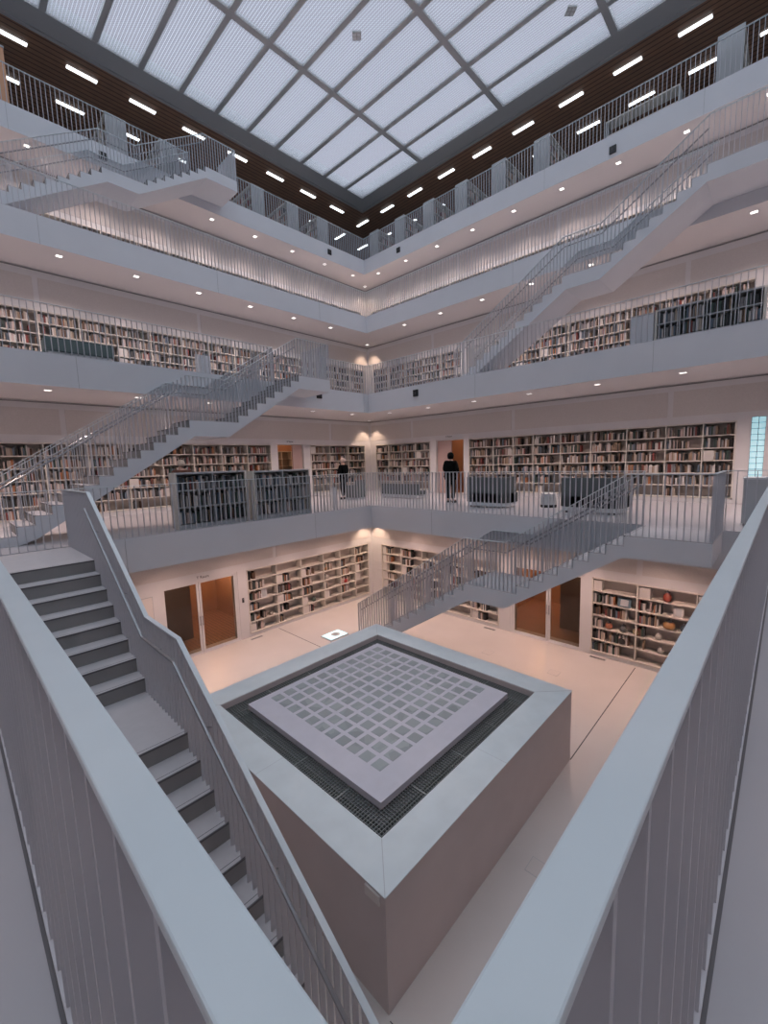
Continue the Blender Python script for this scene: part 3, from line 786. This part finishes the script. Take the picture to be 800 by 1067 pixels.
# jars and ornaments on the ground floor shelves
def jar(label, loc, r, h, col, lid=True, kind='jar', cat='jar'):
    mm = mat('glaze_' + label.split()[0], col, 0.35)
    t = thing(kind, label, cat, loc)
    m = MB(); m.lathe([(r*.6, 0), (r*.95, h*.15), (r, h*.5), (r*.85, h*.78), (r*.5, h*.88), (r*.55, h)], n=16); m.build('body', mm, t, smooth=True)
    if lid: m = MB(); m.lathe([(r*.6, 0), (r*.62, .02), (r*.2, .035), (r*.15, .06)], 0, 0, h, 14); m.build('lid', M['nosing'], t)
rh0 = (2.19-.035)/6
def gz(r): return -5.64+r*rh0+.03
jar('red glazed jar on the top shelf of the right bookcase', (12.6, 2.05, gz(5)), .095, .23, (.28, .05, .03))
jar('brown round pot on the third shelf of the right bookcase', (12.6, 1.98, gz(3)), .14, .20, (.34, .18, .07))
jar('dark blue pot beside the brown pot on the third shelf', (12.6, 1.62, gz(3)), .13, .19, (.05, .07, .09))
jar('rust jar, leftmost of three jars on the fourth shelf, right bookcase', (12.6, 3.40, gz(2)), .09, .17, (.32, .12, .07))
jar('grey jar, middle of three jars on the fourth shelf, right bookcase', (12.6, 3.03, gz(2)), .09, .17, (.12, .13, .13))
jar('olive jar, rightmost of three jars on the fourth shelf, right bookcase', (12.6, 2.72, gz(2)), .09, .18, (.22, .18, .10))
jar('black lidded jar on the fifth shelf of the right bookcase', (12.6, 3.05, gz(1)), .10, .20, (.03, .03, .03))
jar('white small jug on the fourth shelf, right bookcase, right bay', (12.6, 2.2, gz(2)), .08, .17, (.5, .48, .44), lid=False)
jar('silver small figure vase on the fifth shelf, right bookcase', (12.6, 2.15, gz(1)), .07, .16, (.35, .33, .32), lid=False)
jar('copper bowl on the fifth shelf of the left bookcase', (7.0, 12.9, gz(1)), .10, .14, (.30, .13, .05), lid=False)
jar('cream cup on the fifth shelf of the left bookcase', (7.55, 12.9, gz(1)), .07, .11, (.5, .45, .4), lid=False)
jar('gold pot in the third bay of the left bookcase', (8.95, 12.9, gz(1)), .07, .12, (.4, .3, .15), lid=False)
jar('green pot in the third bay of the left bookcase', (9.4, 12.9, gz(1)), .09, .14, (.08, .12, .10))
jar('bronze pot in the fourth bay of the left bookcase, second shelf', (10.0, 12.9, gz(4)), .09, .17, (.30, .15, .05))
jar('white vase in the fourth bay of the left bookcase, third shelf', (10.1, 12.9, gz(3)), .08, .18, (.52, .48, .45), lid=False)
jar('red round pot in the fifth bay of the left bookcase, fourth shelf', (11.0, 12.9, gz(2)), .12, .18, (.40, .05, .05), lid=False)
def standing_frame(label, loc, rz, w, h, col):
    t = thing('standing_book', label, 'book', loc, rz); mm = mat('cover_'+label.split()[0]+label.split()[1], col, .6)
    m = MB(); m.hexa([(0, 0, 0), (w, 0, 0), (w, .03, 0), (0, .03, 0), (0, .06, h), (w, .06, h), (w, .09, h), (0, .09, h)]); m.build('cover', mm, t)
    m = MB(); m.hexa([(w*.2, -.002, h*.15), (w*.8, -.002, h*.15), (w*.8, .0, h*.15), (w*.2, 0, h*.15), (w*.2, .048, h*.85), (w*.8, .048, h*.85), (w*.8, .05, h*.85), (w*.2, .05, h*.85)]); m.build('cover_picture', M['gcase'], t)
standing_frame('white framed card standing on the second shelf, right bookcase', (12.53, 1.9, gz(4)), -PI/2, .22, .25, (.62, .6, .58))
standing_frame('blue picture book facing out on the second shelf, right bookcase', (12.53, 3.18, gz(4)), -PI/2, .32, .24, (.10, .16, .20))
standing_frame('white picture book facing out, third shelf of the left bookcase', (7.15, 12.8, gz(3)), 0, .24, .30, (.6, .6, .62))

# ------------------------------------------------------------------ doors
def glass_door(n, side, u0, u1, mid, k=0):
    zb, zt_ = FZ[k], -3.43
    p = (WY if side == 'y' else WX)[k]
    def P(m, a, d0, z0, b, d1, z1, mi=0):
        if side == 'y': m.box(a, p+d0, z0, b, p+d1, z1, mi)
        else: m.box(p+d0, a, z0, p+d1, b, z1, mi)
    fr = MB()
    P(fr, u0, .02, zt_-.05, u1, .10, zt_); P(fr, u0, .02, zb, u0+.06, .10, zt_); P(fr, u1-.06, .02, zb, u1, .10, zt_)
    root = struct(fr.build('door_%d' % n, M['white']))
    for a, b in ((u0+.06, mid-.01), (mid+.01, u1-.06)):
        lf = MB()
        P(lf, a, .03, zb+.01, b, .08, zb+.09); P(lf, a, .03, zt_-.1, b, .08, zt_-.05)
        P(lf, a, .03, zb+.09, a+.06, .08, zt_-.1); P(lf, b-.06, .03, zb+.09, b, .08, zt_-.1)
        l = lf.build('door_leaf', M['white'], root)
        g = MB(); P(g, a+.06, .05, zb+.09, b-.06, .06, zt_-.1); g.build('glass_pane', M['glass'], l)
        h = MB(); q = b-.03 if b < mid+.02 else a+.03
        P(h, q-.012, -.03, zb+.9, q+.012, -.01, zb+1.2); P(h, q-.012, -.01, zb+.92, q+.012, .03, zb+.94); P(h, q-.012, -.01, zb+1.16, q+.012, .03, zb+1.18)
        h.build('handle', M['steel'], l)
glass_door(1, 'y', 3.98, 6.33, 5.08); glass_door(2, 'x', 4.05, 6.33, 5.11)

def room(side, k, u0, u1, z0, z1, D, wallm, floorm, tag_=''):
    """shallow room behind a doorway"""
    p = (WY if side == 'y' else WX)[k]+TH
    def Q(m, a, d0, b, d1, zz0, zz1, mi=0):
        if side == 'y': m.box(a, p+d0, zz0, b, p+d1, zz1, mi)
        else: m.box(p+d0, a, zz0, p+d1, b, zz1, mi)
    m = MB(); Q(m, u0, D, u1, D+.1, z0, z1); Q(m, u0-.1, 0, u0, D+.1, z0, z1); Q(m, u1, 0, u1+.1, D+.1, z0, z1); struct(m.build('wall_room', wallm))
    m = MB(); Q(m, u0-.1, -TH, u1+.1, D+.1, z0-.01 if False else z0, z0+.006); struct(m.build('floor', floorm))
    m = MB(); Q(m, u0-.1, 0, u1+.1, D+.1, z1, z1+.1); struct(m.build('ceiling', M['white']))
    return Q
Q = room('y', 0, 2.9, 7.2, FZ[0], -3.3, 3.2, M['pinkwall'], M['parquet'])
m = MB(); Q(m, 3.0, 1.0, 5.35, 1.1, FZ[0], -3.3); struct(m.build('wall_partition', M['darkwall']))
Q = room('x', 0, 3.2, 7.2, FZ[0], -3.3, 3.2, M['pinkwall'], M['parquet'])
m = MB(); Q(m, 3.3, .9, 5.25, 1.0, FZ[0], -3.3); struct(m.build('wall_partition', M['darkwall']))
Q = room('y', 1, 9.7, 13.2, FZ[1], 1.9, 2.2, M['pinkwall'], M['parquet'])
Q = room('x', 1, 9.0, 12.4, FZ[1], 1.9, 2.2, M['pinkwall'], M['parquet'])
Q = room('x', 1, -2.5, 1.0, FZ[1], 1.9, 2.2, M['white'], M['gfloor'])
Q = room('x', 2, 9.2, 11.4, FZ[2], 5.9, 1.8, M['white'], M['gfloor'])
bookcase('orange lit bookcase seen through the left doorway of the lowest gallery', 'y', 1, 10.3, 12.0, FZ[1]+.02, .62, 3, 6, .9, offset=WY[1]+TH+1.6, where='bookcase in the left doorway', boxes=0, books=False)
bookcase('lit bookcase seen behind the hooded person through the right doorway', 'x', 1, 9.6, 10.9, FZ[1]+.02, .66, 2, 6, .9, offset=WX[1]+TH+1.6, where='bookcase in the right doorway', boxes=0, books=False)
# books inside those two
def shelf_books(u0, u1, side, off, where, z0, rh, rows):
    pass
# open door leaf at right doorway
def leaf(n, side, u, z0, z1, k, wid=.62):
    p = (WY if side == 'y' else WX)[k]; m = MB()
    if side == 'x': m.box(p+.1, u-wid, z0, p+.15, u, z1)
    else: m.box(u-wid, p+.1, z0, u, p+.15, z1)
    d = struct(m.build('door_%d' % n, M['doorpink']))
    h = MB()
    if side == 'x': h.tube([(p+.09, u-wid+.08, z0+1.05), (p+.04, u-wid+.08, z0+1.05), (p+.04, u-wid+.2, z0+1.05)], .012, 6)
    else: h.tube([(u-wid+.08, p+.09, z0+1.05), (u-wid+.08, p+.04, z0+1.05), (u-wid+.2, p+.04, z0+1.05)], .012, 6)
    h.build('door_handle', M['steel'], d)
leaf(3, 'x', 11.42, FZ[1]+.01, .82, 1, .75)
leaf(4, 'y', 11.22, FZ[1]+.01, .82, 1, .5)

# glass block windows
def blockwin(n, y0, y1, z0, z1, cols):
    m = MB(); x = WX[1]+.12
    m.box(x, y0, z0, x+.08, y1, z1); w = struct(m.build('window_%d' % n, M['glassblock']))
    j = MB(); nz = int((z1-z0)/.147)
    for i in range(nz+1):
        z = z0+(z1-z0)*i/nz; j.box(x-.006, y0, z-.008, x+.001, y1, z+.008)
    for i in range(cols+1):
        y = y0+(y1-y0)*i/cols; j.box(x-.006, y-.008, z0, x+.001, y+.008, z1)
    j.build('mortar_joint', M['glassjoint'], w)
blockwin(1, .5, .8, -1.0, .9, 2)
# signs over doors (small dark lettering)
def text(label, body, loc, rot, size, mt, cat='sign'):
    c = bpy.data.curves.new('sign_lettering', 'FONT'); c.body = body; c.size = size; c.extrude = .002; c.align_x = 'CENTER'; c.align_y = 'CENTER'
    tmp = bpy.data.objects.new('sign_lettering', c); COL.objects.link(tmp); bpy.context.view_layer.update()
    me = bpy.data.meshes.new_from_object(tmp); bpy.data.objects.remove(tmp); bpy.data.curves.remove(c); me.materials.clear()
    o = bpy.data.objects.new('sign_lettering', me); COL.objects.link(o); o.location = loc; o.rotation_euler = rot; o.data.materials.append(mt)
    return tag(o, label, cat)
text('small dark lettering above the left ground floor glass doors', 'T Raum', (5.22, WY[0]-.004, -3.35), (PI/2, 0, 0), .12, M['black'])
text('small dark lettering above the left doorway of the lowest gallery', 'K Raum', (10.55, WY[1]-.004, .95), (PI/2, 0, 0), .10, M['black'])
text('small dark lettering above the right doorway of the lowest gallery', 'K Raum', (WX[1]-.004, 10.73, .98), (PI/2, 0, -PI/2), .10, M['black'])
# framed notice left of ground glass doors
t = thing('framed_notice', 'narrow framed notice on the wall left of the left glass doors', 'notice', (3.62, WY[0], -4.45))
m = MB(); ring_pts = None
m.box(-.15, -.02, 0, .15, 0, .85); m.build('frame', M['gcase'], t)
m = MB(); m.box(-.135, -.024, .015, .135, -.02, .835); m.build('sheet', M['paper'], t)
# intercom
t = thing('wall_reader', 'small dark wall reader right of the left glass doors', 'card reader', (6.47, WY[0], -4.5))
m = MB(); m.box(-.03, -.025, 0, .03, 0, .15); m.build('housing', M['black'], t)
m = MB(); m.box(-.012, -.028, .10, .012, -.025, .12); m.build('indicator', M['steel'], t)

# ------------------------------------------------------------------ furniture on the lowest gallery
def shell_seat(label, loc, rz, Wd, H=.92):
    """high-backed lounge sofa seen from behind: ribbed curved back on a white base"""
    t = thing('high_back_sofa', label, 'sofa', loc, rz)
    def outline(d):
        pts = []; D = .85
        for i in range(9):
            a = PI*.5*i/8; pts.append((-Wd/2+d+.3-(.3)*math.sin(a)*1.0, D*.2+0*a))
        return pts
    m = MB(); r = .28; D = .80
    def rr(w, d, rad):
        P = []
        for cx, cy, a0 in ((w/2-rad, rad, -PI/2), (w/2-.06, d-.06, 0), (-w/2+.06, d-.06, PI/2), (-w/2+rad, rad, PI)):
            rad_ = rad if cy == rad else .06
            for i in range(7):
                a = a0+PI/2*i/6; P.append((cx+rad_*math.cos(a), cy+rad_*math.sin(a)))
        return P
    m.prism(rr(Wd, D, r), .16, .44); o = m.build('seat', M['seat'], t)
    # curved back wall: shell along the y=0 side
    b = MB(); outp = []; inp = []
    for i in range(7):
        a = PI+PI/2*i/6; outp.append((-Wd/2+r+r*math.cos(a), r+r*math.sin(a))); inp.append((-Wd/2+r+(r-.12)*math.cos(a), r+(r-.12)*math.sin(a)))
    for i in range(7):
        a = -PI/2+PI/2*i/6; outp.append((Wd/2-r+r*math.cos(a), r+r*math.sin(a))); inp.append((Wd/2-r+(r-.12)*math.cos(a), r+(r-.12)*math.sin(a)))
    outp = [(-Wd/2, D*.8)]+outp+[(Wd/2, D*.8)]; inp = [(-Wd/2+.12, D*.8)]+inp+[(Wd/2-.12, D*.8)]
    for i in range(len(outp)-1):
        a, c_, d, e = outp[i], outp[i+1], inp[i+1], inp[i]
        b.hexa([(*a, .16), (*c_, .16), (*d, .16), (*e, .16), (*a, H), (*c_, H), (*d, H), (*e, H)])
    b.build('backrest', M['seat'], t)
    m = MB(); m.prism(rr(Wd-.04, D-.04, r), .05, .16); m.build('base', M['seatbase'], t)
    for sx in (-1, 1):
        for yy in (.12, D-.12):
            f = MB(); f.lathe([(.03, 0), (.03, .05)], sx*(Wd/2-.2), yy, 0, 10); f.build('leg', M['black'], t)
    return t
shell_seat('dark high-backed sofa right of the hooded person on the lowest gallery', (11.35, 6.65, FZ[1]), -PI/2, 1.45)
shell_seat('dark high-backed sofa near the head of the lower staircase', (11.35, 3.65, FZ[1]), -PI/2, 1.55)
t = thing('stool', 'small grey round stool between the two high-backed sofas', 'stool', (12.4, 5.1, FZ[1]))
m = MB(); m.lathe([(.24, .08), (.21, .40), (.18, .42)], n=18); m.build('seat', M['gcase'], t, smooth=False)
m = MB(); m.lathe([(.23, 0), (.23, .08)], n=18); m.build('base', M['black'], t)
t = thing('bench', 'long dark upholstered bench in the far corner of the lowest gallery', 'bench', (12.6, 12.2, FZ[1]), -PI/2)
m = MB(); m.box(0, 0, .16, 1.9, .6, .30); m.build('seat', M['seat'], t)
m = MB(); m.box(0, 0, .30, 1.9, .12, .58); m.build('backrest', M['seat'], t)
m = MB(); m.box(.03, .03, .04, 1.87, .57, .16); m.build('base', M['seatbase'], t)
for xx in (.1, 1.8):
    for yy in (.1, .5):
        m = MB(); m.lathe([(.025, 0), (.025, .04)], xx, yy, 0, 8); m.build('leg', M['black'], t)
t = thing('armchair', 'dark armchair beside the person in black near the far corner', 'armchair', (11.1, 12.0, FZ[1]), .25)
m = MB(); m.box(0, 0, .12, .6, .6, .42); m.build('seat', M['seat'], t)
m = MB(); m.box(0, .0, .42, .6, .12, .80); m.build('backrest', M['seat'], t)
for xx in (0, .5):
    m = MB(); m.box(xx, .12, .42, xx+.1, .58, .6); m.build('armrest', M['seat'], t)
m = MB(); m.box(.04, .04, 0, .56, .56, .12); m.build('base', M['seatbase'], t)
t = thing('litter_bin', 'narrow white post bin behind the railing left of the far corner', 'bin', (9.0, 10.9, FZ[1]))
m = MB(); m.box(-.07, -.07, 0, .07, .07, .70); m.build('body', M['white'], t)
m = MB(); m.box(-.055, -.055, .70, .055, .055, .71); m.build('opening', M['black'], t)
# grey cabinet at right with a black framed sign
t = thing('cabinet', 'pale grey cabinet behind the railing at the right edge, with black framed sign', 'cabinet', (10.95, .62, FZ[1]), -PI/2)
m = MB(); m.box(0, 0, .05, 1.6, .6, .93); m.build('body', M['gcase'], t)
m = MB(); m.box(-.015, -.015, .93, 1.615, .615, .96); m.build('worktop', M['seatbase'], t)
m = MB(); m.box(.03, .03, 0, 1.57, .57, .05); m.build('plinth', M['dark'], t)
s = MB()
s.box(.24, -.012, .25, .52, -.001, .28); s.box(.24, -.012, .44, .52, -.001, .47); s.box(.24, -.012, .28, .27, -.001, .44); s.box(.49, -.012, .28, .52, -.001, .44)
fo = s.build('sign_frame', M['black'], t)
s = MB(); s.box(.27, -.008, .28, .49, -.001, .44); s.build('sign_sheet', M['paper'], fo)
# fascia sensors
for loc, rz, lab in (((10.0, HY[2]+0, 2.50), 0, 'small black sensor on the second gallery front, left of far corner'),
                     ((HX[2], 10.2, 2.48), -PI/2, 'small black sensor on the second gallery front, right of far corner'),
                     ((HX[4], 5.2, 10.75), -PI/2, 'small black sensor on the top gallery front, upper right'),
                     ((HX[4], 15.4, 10.9), -PI/2, 'small black sensor on the top gallery front, right of far corner'),
                     ((15.25, HY[4], 10.9), 0, 'small black sensor on the top gallery front, left of far corner'),
                     ((5.12, HY[4], 10.87), 0, 'small black sensor on the top gallery front, upper left')):
    t = thing('sensor', lab, 'sensor', loc, rz)
    m = MB(); m.box(-.11, -.05, -.12, .11, 0, .12); m.build('housing', M['black'], t)
    m = MB(); m.lathe([(.03, 0), (.02, .015)], 0, 0, 0, 10); o = m.build('lens', M['dark'], t); o.rotation_euler = (PI/2, 0, 0); o.location = (0, -.05, 0)

# ------------------------------------------------------------------ people
def ensure_skin(pts, edges, rad, name, mt, parent, root=0):
    # skin layer must exist: bmesh creates it
    import bmesh
    bm = bmesh.new(); lay = bm.verts.layers.skin.verify(); vs = [bm.verts.new(p) for p in pts]
    for a, b in edges: bm.edges.new((vs[a], vs[b]))
    for i, v in enumerate(vs):
        r = rad[i]; v[lay].radius = r if isinstance(r, tuple) else (r, r); v[lay].use_root = (i == root)
    me = bpy.data.meshes.new(name); bm.to_mesh(me); bm.free(); me.materials.append(mt)
    o = bpy.data.objects.new(name, me); COL.objects.link(o); o.parent = parent
    s = o.modifiers.new('Skin', 'SKIN'); s.use_smooth_shade = True
    b = o.modifiers.new('Subdivision', 'SUBSURF'); b.levels = 1; b.render_levels = 2
    return o
def person(label, loc, rz, H=1.72, topm=None, hair=None, hood=False, arms='down', lean=.02):
    t = thing('person', label, 'person', loc, rz)
    k = H/1.72; q_ = 1.22 if hood else 1.0
    P = [(0, 0, .94), (0, 0, 1.12), (0, lean, 1.32), (0, lean, 1.45), (0, lean, 1.53), (0, lean+.02, 1.60), (0, lean+.02, 1.66),      # 0-6 pelvis..head
         (.10, 0, .88), (.11, .02, .50), (.11, -.02, .09), (.12, .12, .04),                     # 7-10 leg R
         (-.10, 0, .88), (-.11, .02, .50), (-.11, -.02, .09), (-.12, .12, .04)]                 # 11-14 leg L
    R = [(.16, .11), (.14, .10), (.17, .11), (.10, .08), .052, (.075, .09), (.07, .085), .09, .06, .045, .04, .09, .06, .045, .04]
    E = [(0, 1), (1, 2), (2, 3), (3, 4), (4, 5), (5, 6), (0, 7), (7, 8), (8, 9), (9, 10), (0, 11), (11, 12), (12, 13), (13, 14)]
    if arms == 'down': A = [(.19, 0, 1.40), (.25, .0, 1.14), (.24, .06, .90), (.24, .08, .82)]
    else: A = [(.19, 0, 1.40), (.27, .0, 1.15), (.17, .20, 1.04), (.10, .26, 1.03)]
    for sgn in (1, -1):
        b = len(P); P += [(sgn*a[0], a[1], a[2]) for a in A]; R += [.06, .05, .035, .03]; E += [(2, b), (b, b+1), (b+1, b+2), (b+2, b+3)]
        h = P[-1]; d = Vector(P[-1])-Vector(P[-2]); d.normalize()
        side_ = Vector((0, 1, 0)) if arms == 'down' else Vector((0, 0, 1))
        for f in range(4):
            q = Vector(h)+d*.03+side_*(.024*(f-1.5)); q2 = q+d*(.065-.008*abs(f-1.5)); n = len(P)
            P += [tuple(q), tuple(q2)]; R += [.010, .008]; E += [(b+3, n), (n, n+1)]
        n = len(P); q = Vector(h)+side_*.035+d*.01; P += [tuple(q), tuple(q+side_*.02+d*.03)]; R += [.011, .009]; E += [(b+3, n), (n, n+1)]
    P = [(x*k, y*k, z*k) for x, y, z in P]; R = [(r[0]*k, r[1]*k) if isinstance(r, tuple) else r*k for r in R]
    body = ensure_skin(P, E, R, 'body', M['skin'], t)
    # trousers, coat, shoes
    tr = ensure_skin([(0, 0, .92*k), (.10*k, 0, .86*k), (.11*k, .02, .50*k), (.11*k, -.02, .12*k), (-.10*k, 0, .86*k), (-.11*k, .02, .50*k), (-.11*k, -.02, .12*k)],
                     [(0, 1), (1, 2), (2, 3), (0, 4), (4, 5), (5, 6)], [(.17, .12), .10, .075, .062, .10, .075, .062], 'trousers', M['coat'], t)
    for sgn in (1, -1):
        m = MB(); m.lathe([(.05, 0), (.055, .03), (.045, .07), (.03, .09)], sgn*.115*k, .05, 0, 14, sx=.9, sy=2.2); m.build('shoe', M['black'], t, smooth=True)
    cm = topm or M['coat']
    C = [(0, 0, .80), (0, 0, 1.05), (0, lean, 1.30), (0, lean, 1.46), (.19, 0, 1.39), (.26, 0, 1.14)] + ([(.25, .05, .92)] if arms == 'down' else [(.17, .19, 1.05)])
    n = len(C); C += [(-.19, 0, 1.39), (-.26, 0, 1.14)] + ([(-.25, .05, .92)] if arms == 'down' else [(-.17, .19, 1.05)])
    ensure_skin([(x*k, y*k, z*k) for x, y, z in C], [(0, 1), (1, 2), (2, 3), (2, 4), (4, 5), (5, 6), (2, 7), (7, 8), (8, 9)],
                [(.23*q_, .16*q_), (.21*q_, .15*q_), (.21*q_, .15*q_), (.11, .10), .09*q_, .085*q_, .06*q_, .09*q_, .085*q_, .06*q_], 'coat', cm, t, 1)
    # head details
    hz_ = 1.62*k
    for sx in (-1, 1):
        m = MB(); m.lathe([(.004, -.008), (.010, 0), (.004, .008)], sx*.03*k, (lean+.105)*k, hz_, 8); m.build('eye', M['black'], t, smooth=True)
        if not hood:
            m = MB(); m.lathe([(.006, -.03), (.016, 0), (.006, .03)], sx*.082*k, (lean+.015)*k, hz_-.01, 8, sy=1.6); m.build('ear', M['skin'], t, smooth=True)
    m = MB(); m.lathe([(.014, -.02), (.012, 0), (.005, .025)], 0, (lean+.115)*k, hz_-.02, 8); m.build('nose', M['skin'], t, smooth=True)
    m = MB(); m.lathe([(.018, -.003), (.02, 0), (.018, .003)], 0, (lean+.100)*k, hz_-.065, 10, sy=.4); m.build('mouth', M['brown'], t, smooth=True)
    prof = [(.02, -.10), (.085, -.09), (.105, -.03), (.108, .04), (.09, .10), (.055, .13), (.01, .14)] if hood else [(.03, -.05), (.092, -.04), (.10, .02), (.088, .08), (.055, .11), (.01, .12)]
    m = MB(); m.lathe([(r*k, z*k) for r, z in prof], 0, (lean-.012)*k, hz_, 18, sy=1.12); m.build('hood' if hood else 'hair', hair or M['coat'], t, smooth=True)
    return t
person('person in a black hooded coat standing with back turned in the right doorway light', (12.2, 8.45, FZ[1]), -PI/2-.1, 1.70, hood=True, arms='front')
person('person in black coat with pale hair standing before shelves by the far corner', (11.35, 13.1, FZ[1]), .2, 1.66, hair=M['hat'], arms='front')
person('person with pale hair and brown top standing behind the left low bookcase', (4.38, 11.5, FZ[1]), -.3, 1.68, topm=M['brown'], hair=M['blond'])

# ------------------------------------------------------------------ lights
def spot(x, y, z, e, col, ang=2.3, blend=.8, r=.05):
    l = bpy.data.lights.new('downlight', 'SPOT'); l.energy = e; l.color = col; l.spot_size = ang; l.spot_blend = blend; l.shadow_soft_size = r
    o = bpy.data.objects.new('downlight_lamp', l); COL.objects.link(o); o.location = (x, y, z); return o
dl = MB(); dl.box(-.075, -.075, -.004, .075, .075, 0); DLM = dl.mesh('lens', M['down'])
dr = MB(); ring(dr, -.095, -.095, .095, .095, -.075, -.075, .075, .075, -.008, 0); DRM = dr.mesh('trim_ring', M['white'])
def downlight(x, y, z, e, col, label, group, show=True, **kw):
    o = spot(x, y, z-.02, e, col, **kw)
    if show:
        t = thing('ceiling_downlight', label, 'ceiling light', (x, y, z), 0, group)
        inst('lens', DLM, t); inst('trim_ring', DRM, t)
        o.parent = t; o.location = (0, 0, -.02)
    return o
WARM = [(1.0, .67, .57), (1.0, .74, .66), (1.0, .76, .69), (1.0, .78, .72)]
EN = [155, 215, 205, 190]
for k in range(4):
    z = FZ[k+1]-T-.001
    yy = {0: 11.5, 1: 13.45, 2: 15.82, 3: 18.5}[k]; xx = {0: 11.3, 1: 13.3, 2: 15.58, 3: 18.2}[k]
    ll = {0: -1.1, 1: -3.3, 2: -5.6, 3: -8.3}[k]
    off = 1.02 if k < 2 else 0.0
    lim = xx-.3
    us = [5.13+off+2.035*i for i in range(-8, 8)]
    us = [u for u in us if ll+.5 < u < lim]
    g = 'square downlights under the ' + (LEVEL[k+1])
    for n, u in enumerate(us):
        rank = ORD[len(us)-1-n]
        if u > 1.0: downlight(u, yy, z, EN[k], WARM[k], 'square downlight under the left %s, %s from the far corner' % (LEVEL[k+1], rank), g)
        else: spot(u, yy, z-.03, EN[k], WARM[k])
        if u > 1.0: downlight(xx, u, z, EN[k], WARM[k], 'square downlight under the right %s, %s from the far corner' % (LEVEL[k+1], rank), g)
        else: spot(xx, u, z-.03, EN[k], WARM[k])
    for u in us[::2]:
        spot(ll, u, z-.03, EN[k]*(.35 if k == 0 else .5), WARM[k]); spot(u, ll, z-.03, EN[k]*(.35 if k == 0 else .5), WARM[k])
    # far corner wall washer
    downlight(WX[k]-.5, WY[k]-.5, z, [115, 95, 95, 90][k], (1.0, .70, .52), 'square downlight in the far corner under the %s' % LEVEL[k+1], g, ang=1.7, blend=.5)
# rooms behind the doors
for x, y, z, e, c_ in ((6.4, 15.2, -3.5, 55, (1, .62, .35)), (15.2, 6.3, -3.5, 55, (1, .62, .35)), (4.2, 13.7, -3.5, 9, (1, .85, .7)), (13.4, 4.0, -3.5, 9, (1, .85, .7)), (10.9, 16.9, 1.8, 35, (1, .55, .3)), (16.9, 10.6, 1.8, 35, (1, .6, .35)),
                       (16.8, -.5, 1.7, 25, (1, .8, .7)), (18.3, 10.4, 5.7, 15, (1, .8, .7))):
    l = bpy.data.lights.new('room_lamp', 'POINT'); l.energy = e; l.color = c_; l.shadow_soft_size = .2
    o = bpy.data.objects.new('room_lamp', l); COL.objects.link(o); o.location = (x, y, z)

# tube lights on the wooden ceiling
tb = MB(); tb.box(-.5, -.075, -.05, .5, .075, -.01); TBM = tb.mesh('diffuser', M['tube'])
th_ = MB(); th_.box(-.53, -.09, -.02, .53, .09, 0); THM = th_.mesh('housing', M['tubehouse'])
def tubelamp(x, y, rz, label):
    t = thing('ceiling_strip_light', label, 'ceiling light', (x, y, ZC), rz, 'strip lights on the wooden ceiling')
    inst('diffuser', TBM, t); inst('housing', THM, t)
xs = [3.4+2.19*i for i in range(8)]
for i, x in enumerate(xs):
    tubelamp(x, 21.2, 0, 'strip light left of the skylight, inner row, %s from the far corner' % ORD[7-i])
    if x > 2: tubelamp(x, 23.4, 0, 'strip light left of the skylight, outer row, %s from the far corner' % ORD[7-i])
ys = [1.25+2.222*i for i in range(10)]
for i, y in enumerate(ys):
    tubelamp(20.95, y, PI/2, 'strip light right of the skylight, inner row, %s from the far corner' % ORD[9-i])
    if i < 10: tubelamp(23.18, y, PI/2, 'strip light right of the skylight, outer row, %s from the far corner' % ORD[9-i])
tubelamp(20.93, 23.5, PI/2, 'strip light behind the far corner of the top gallery, left')
tubelamp(23.1, 23.5, PI/2, 'strip light behind the far corner of the top gallery, right')

# daylight through the roof
sun = bpy.data.lights.new('daylight', 'SUN'); sun.energy = 4.3; sun.angle = math.radians(140); sun.color = (.78, .90, 1.0)
so = bpy.data.objects.new('daylight', sun); COL.objects.link(so); so.rotation_euler = (0, 0, 0); so.location = (5, 5, 30)
w = bpy.data.worlds.new('sky'); scene.world = w; w.use_nodes = True
w.node_tree.nodes['Background'].inputs[0].default_value = (.585, .57, .67, 1); w.node_tree.nodes['Background'].inputs[1].default_value = .50

# ------------------------------------------------------------------ camera
yaw, pit, rol = 0.764412974, -0.119808556, -0.0302455203
fw = Vector((math.cos(pit)*math.cos(yaw), math.cos(pit)*math.sin(yaw), math.sin(pit)))
r = Vector((math.sin(yaw), -math.cos(yaw), 0)); u = r.cross(fw)
r2 = r*math.cos(rol)+u*math.sin(rol); u2 = r2.cross(fw)
cam = bpy.data.cameras.new('camera'); co = bpy.data.objects.new('camera', cam); COL.objects.link(co)
co.matrix_world = Matrix(((r2.x, u2.x, -fw.x, 0), (r2.y, u2.y, -fw.y, 0), (r2.z, u2.z, -fw.z, 0), (0, 0, 0, 1)))
cam.sensor_fit = 'HORIZONTAL'; cam.sensor_width = 36; cam.lens = 36*439.45/800; cam.clip_start = .02; cam.clip_end = 200
scene.camera = co
scene.view_settings.view_transform = 'Standard'; scene.view_settings.look = 'None'
scene.view_settings.exposure = 0.0; scene.view_settings.gamma = 1.0; scene.view_settings.use_curve_mapping = False
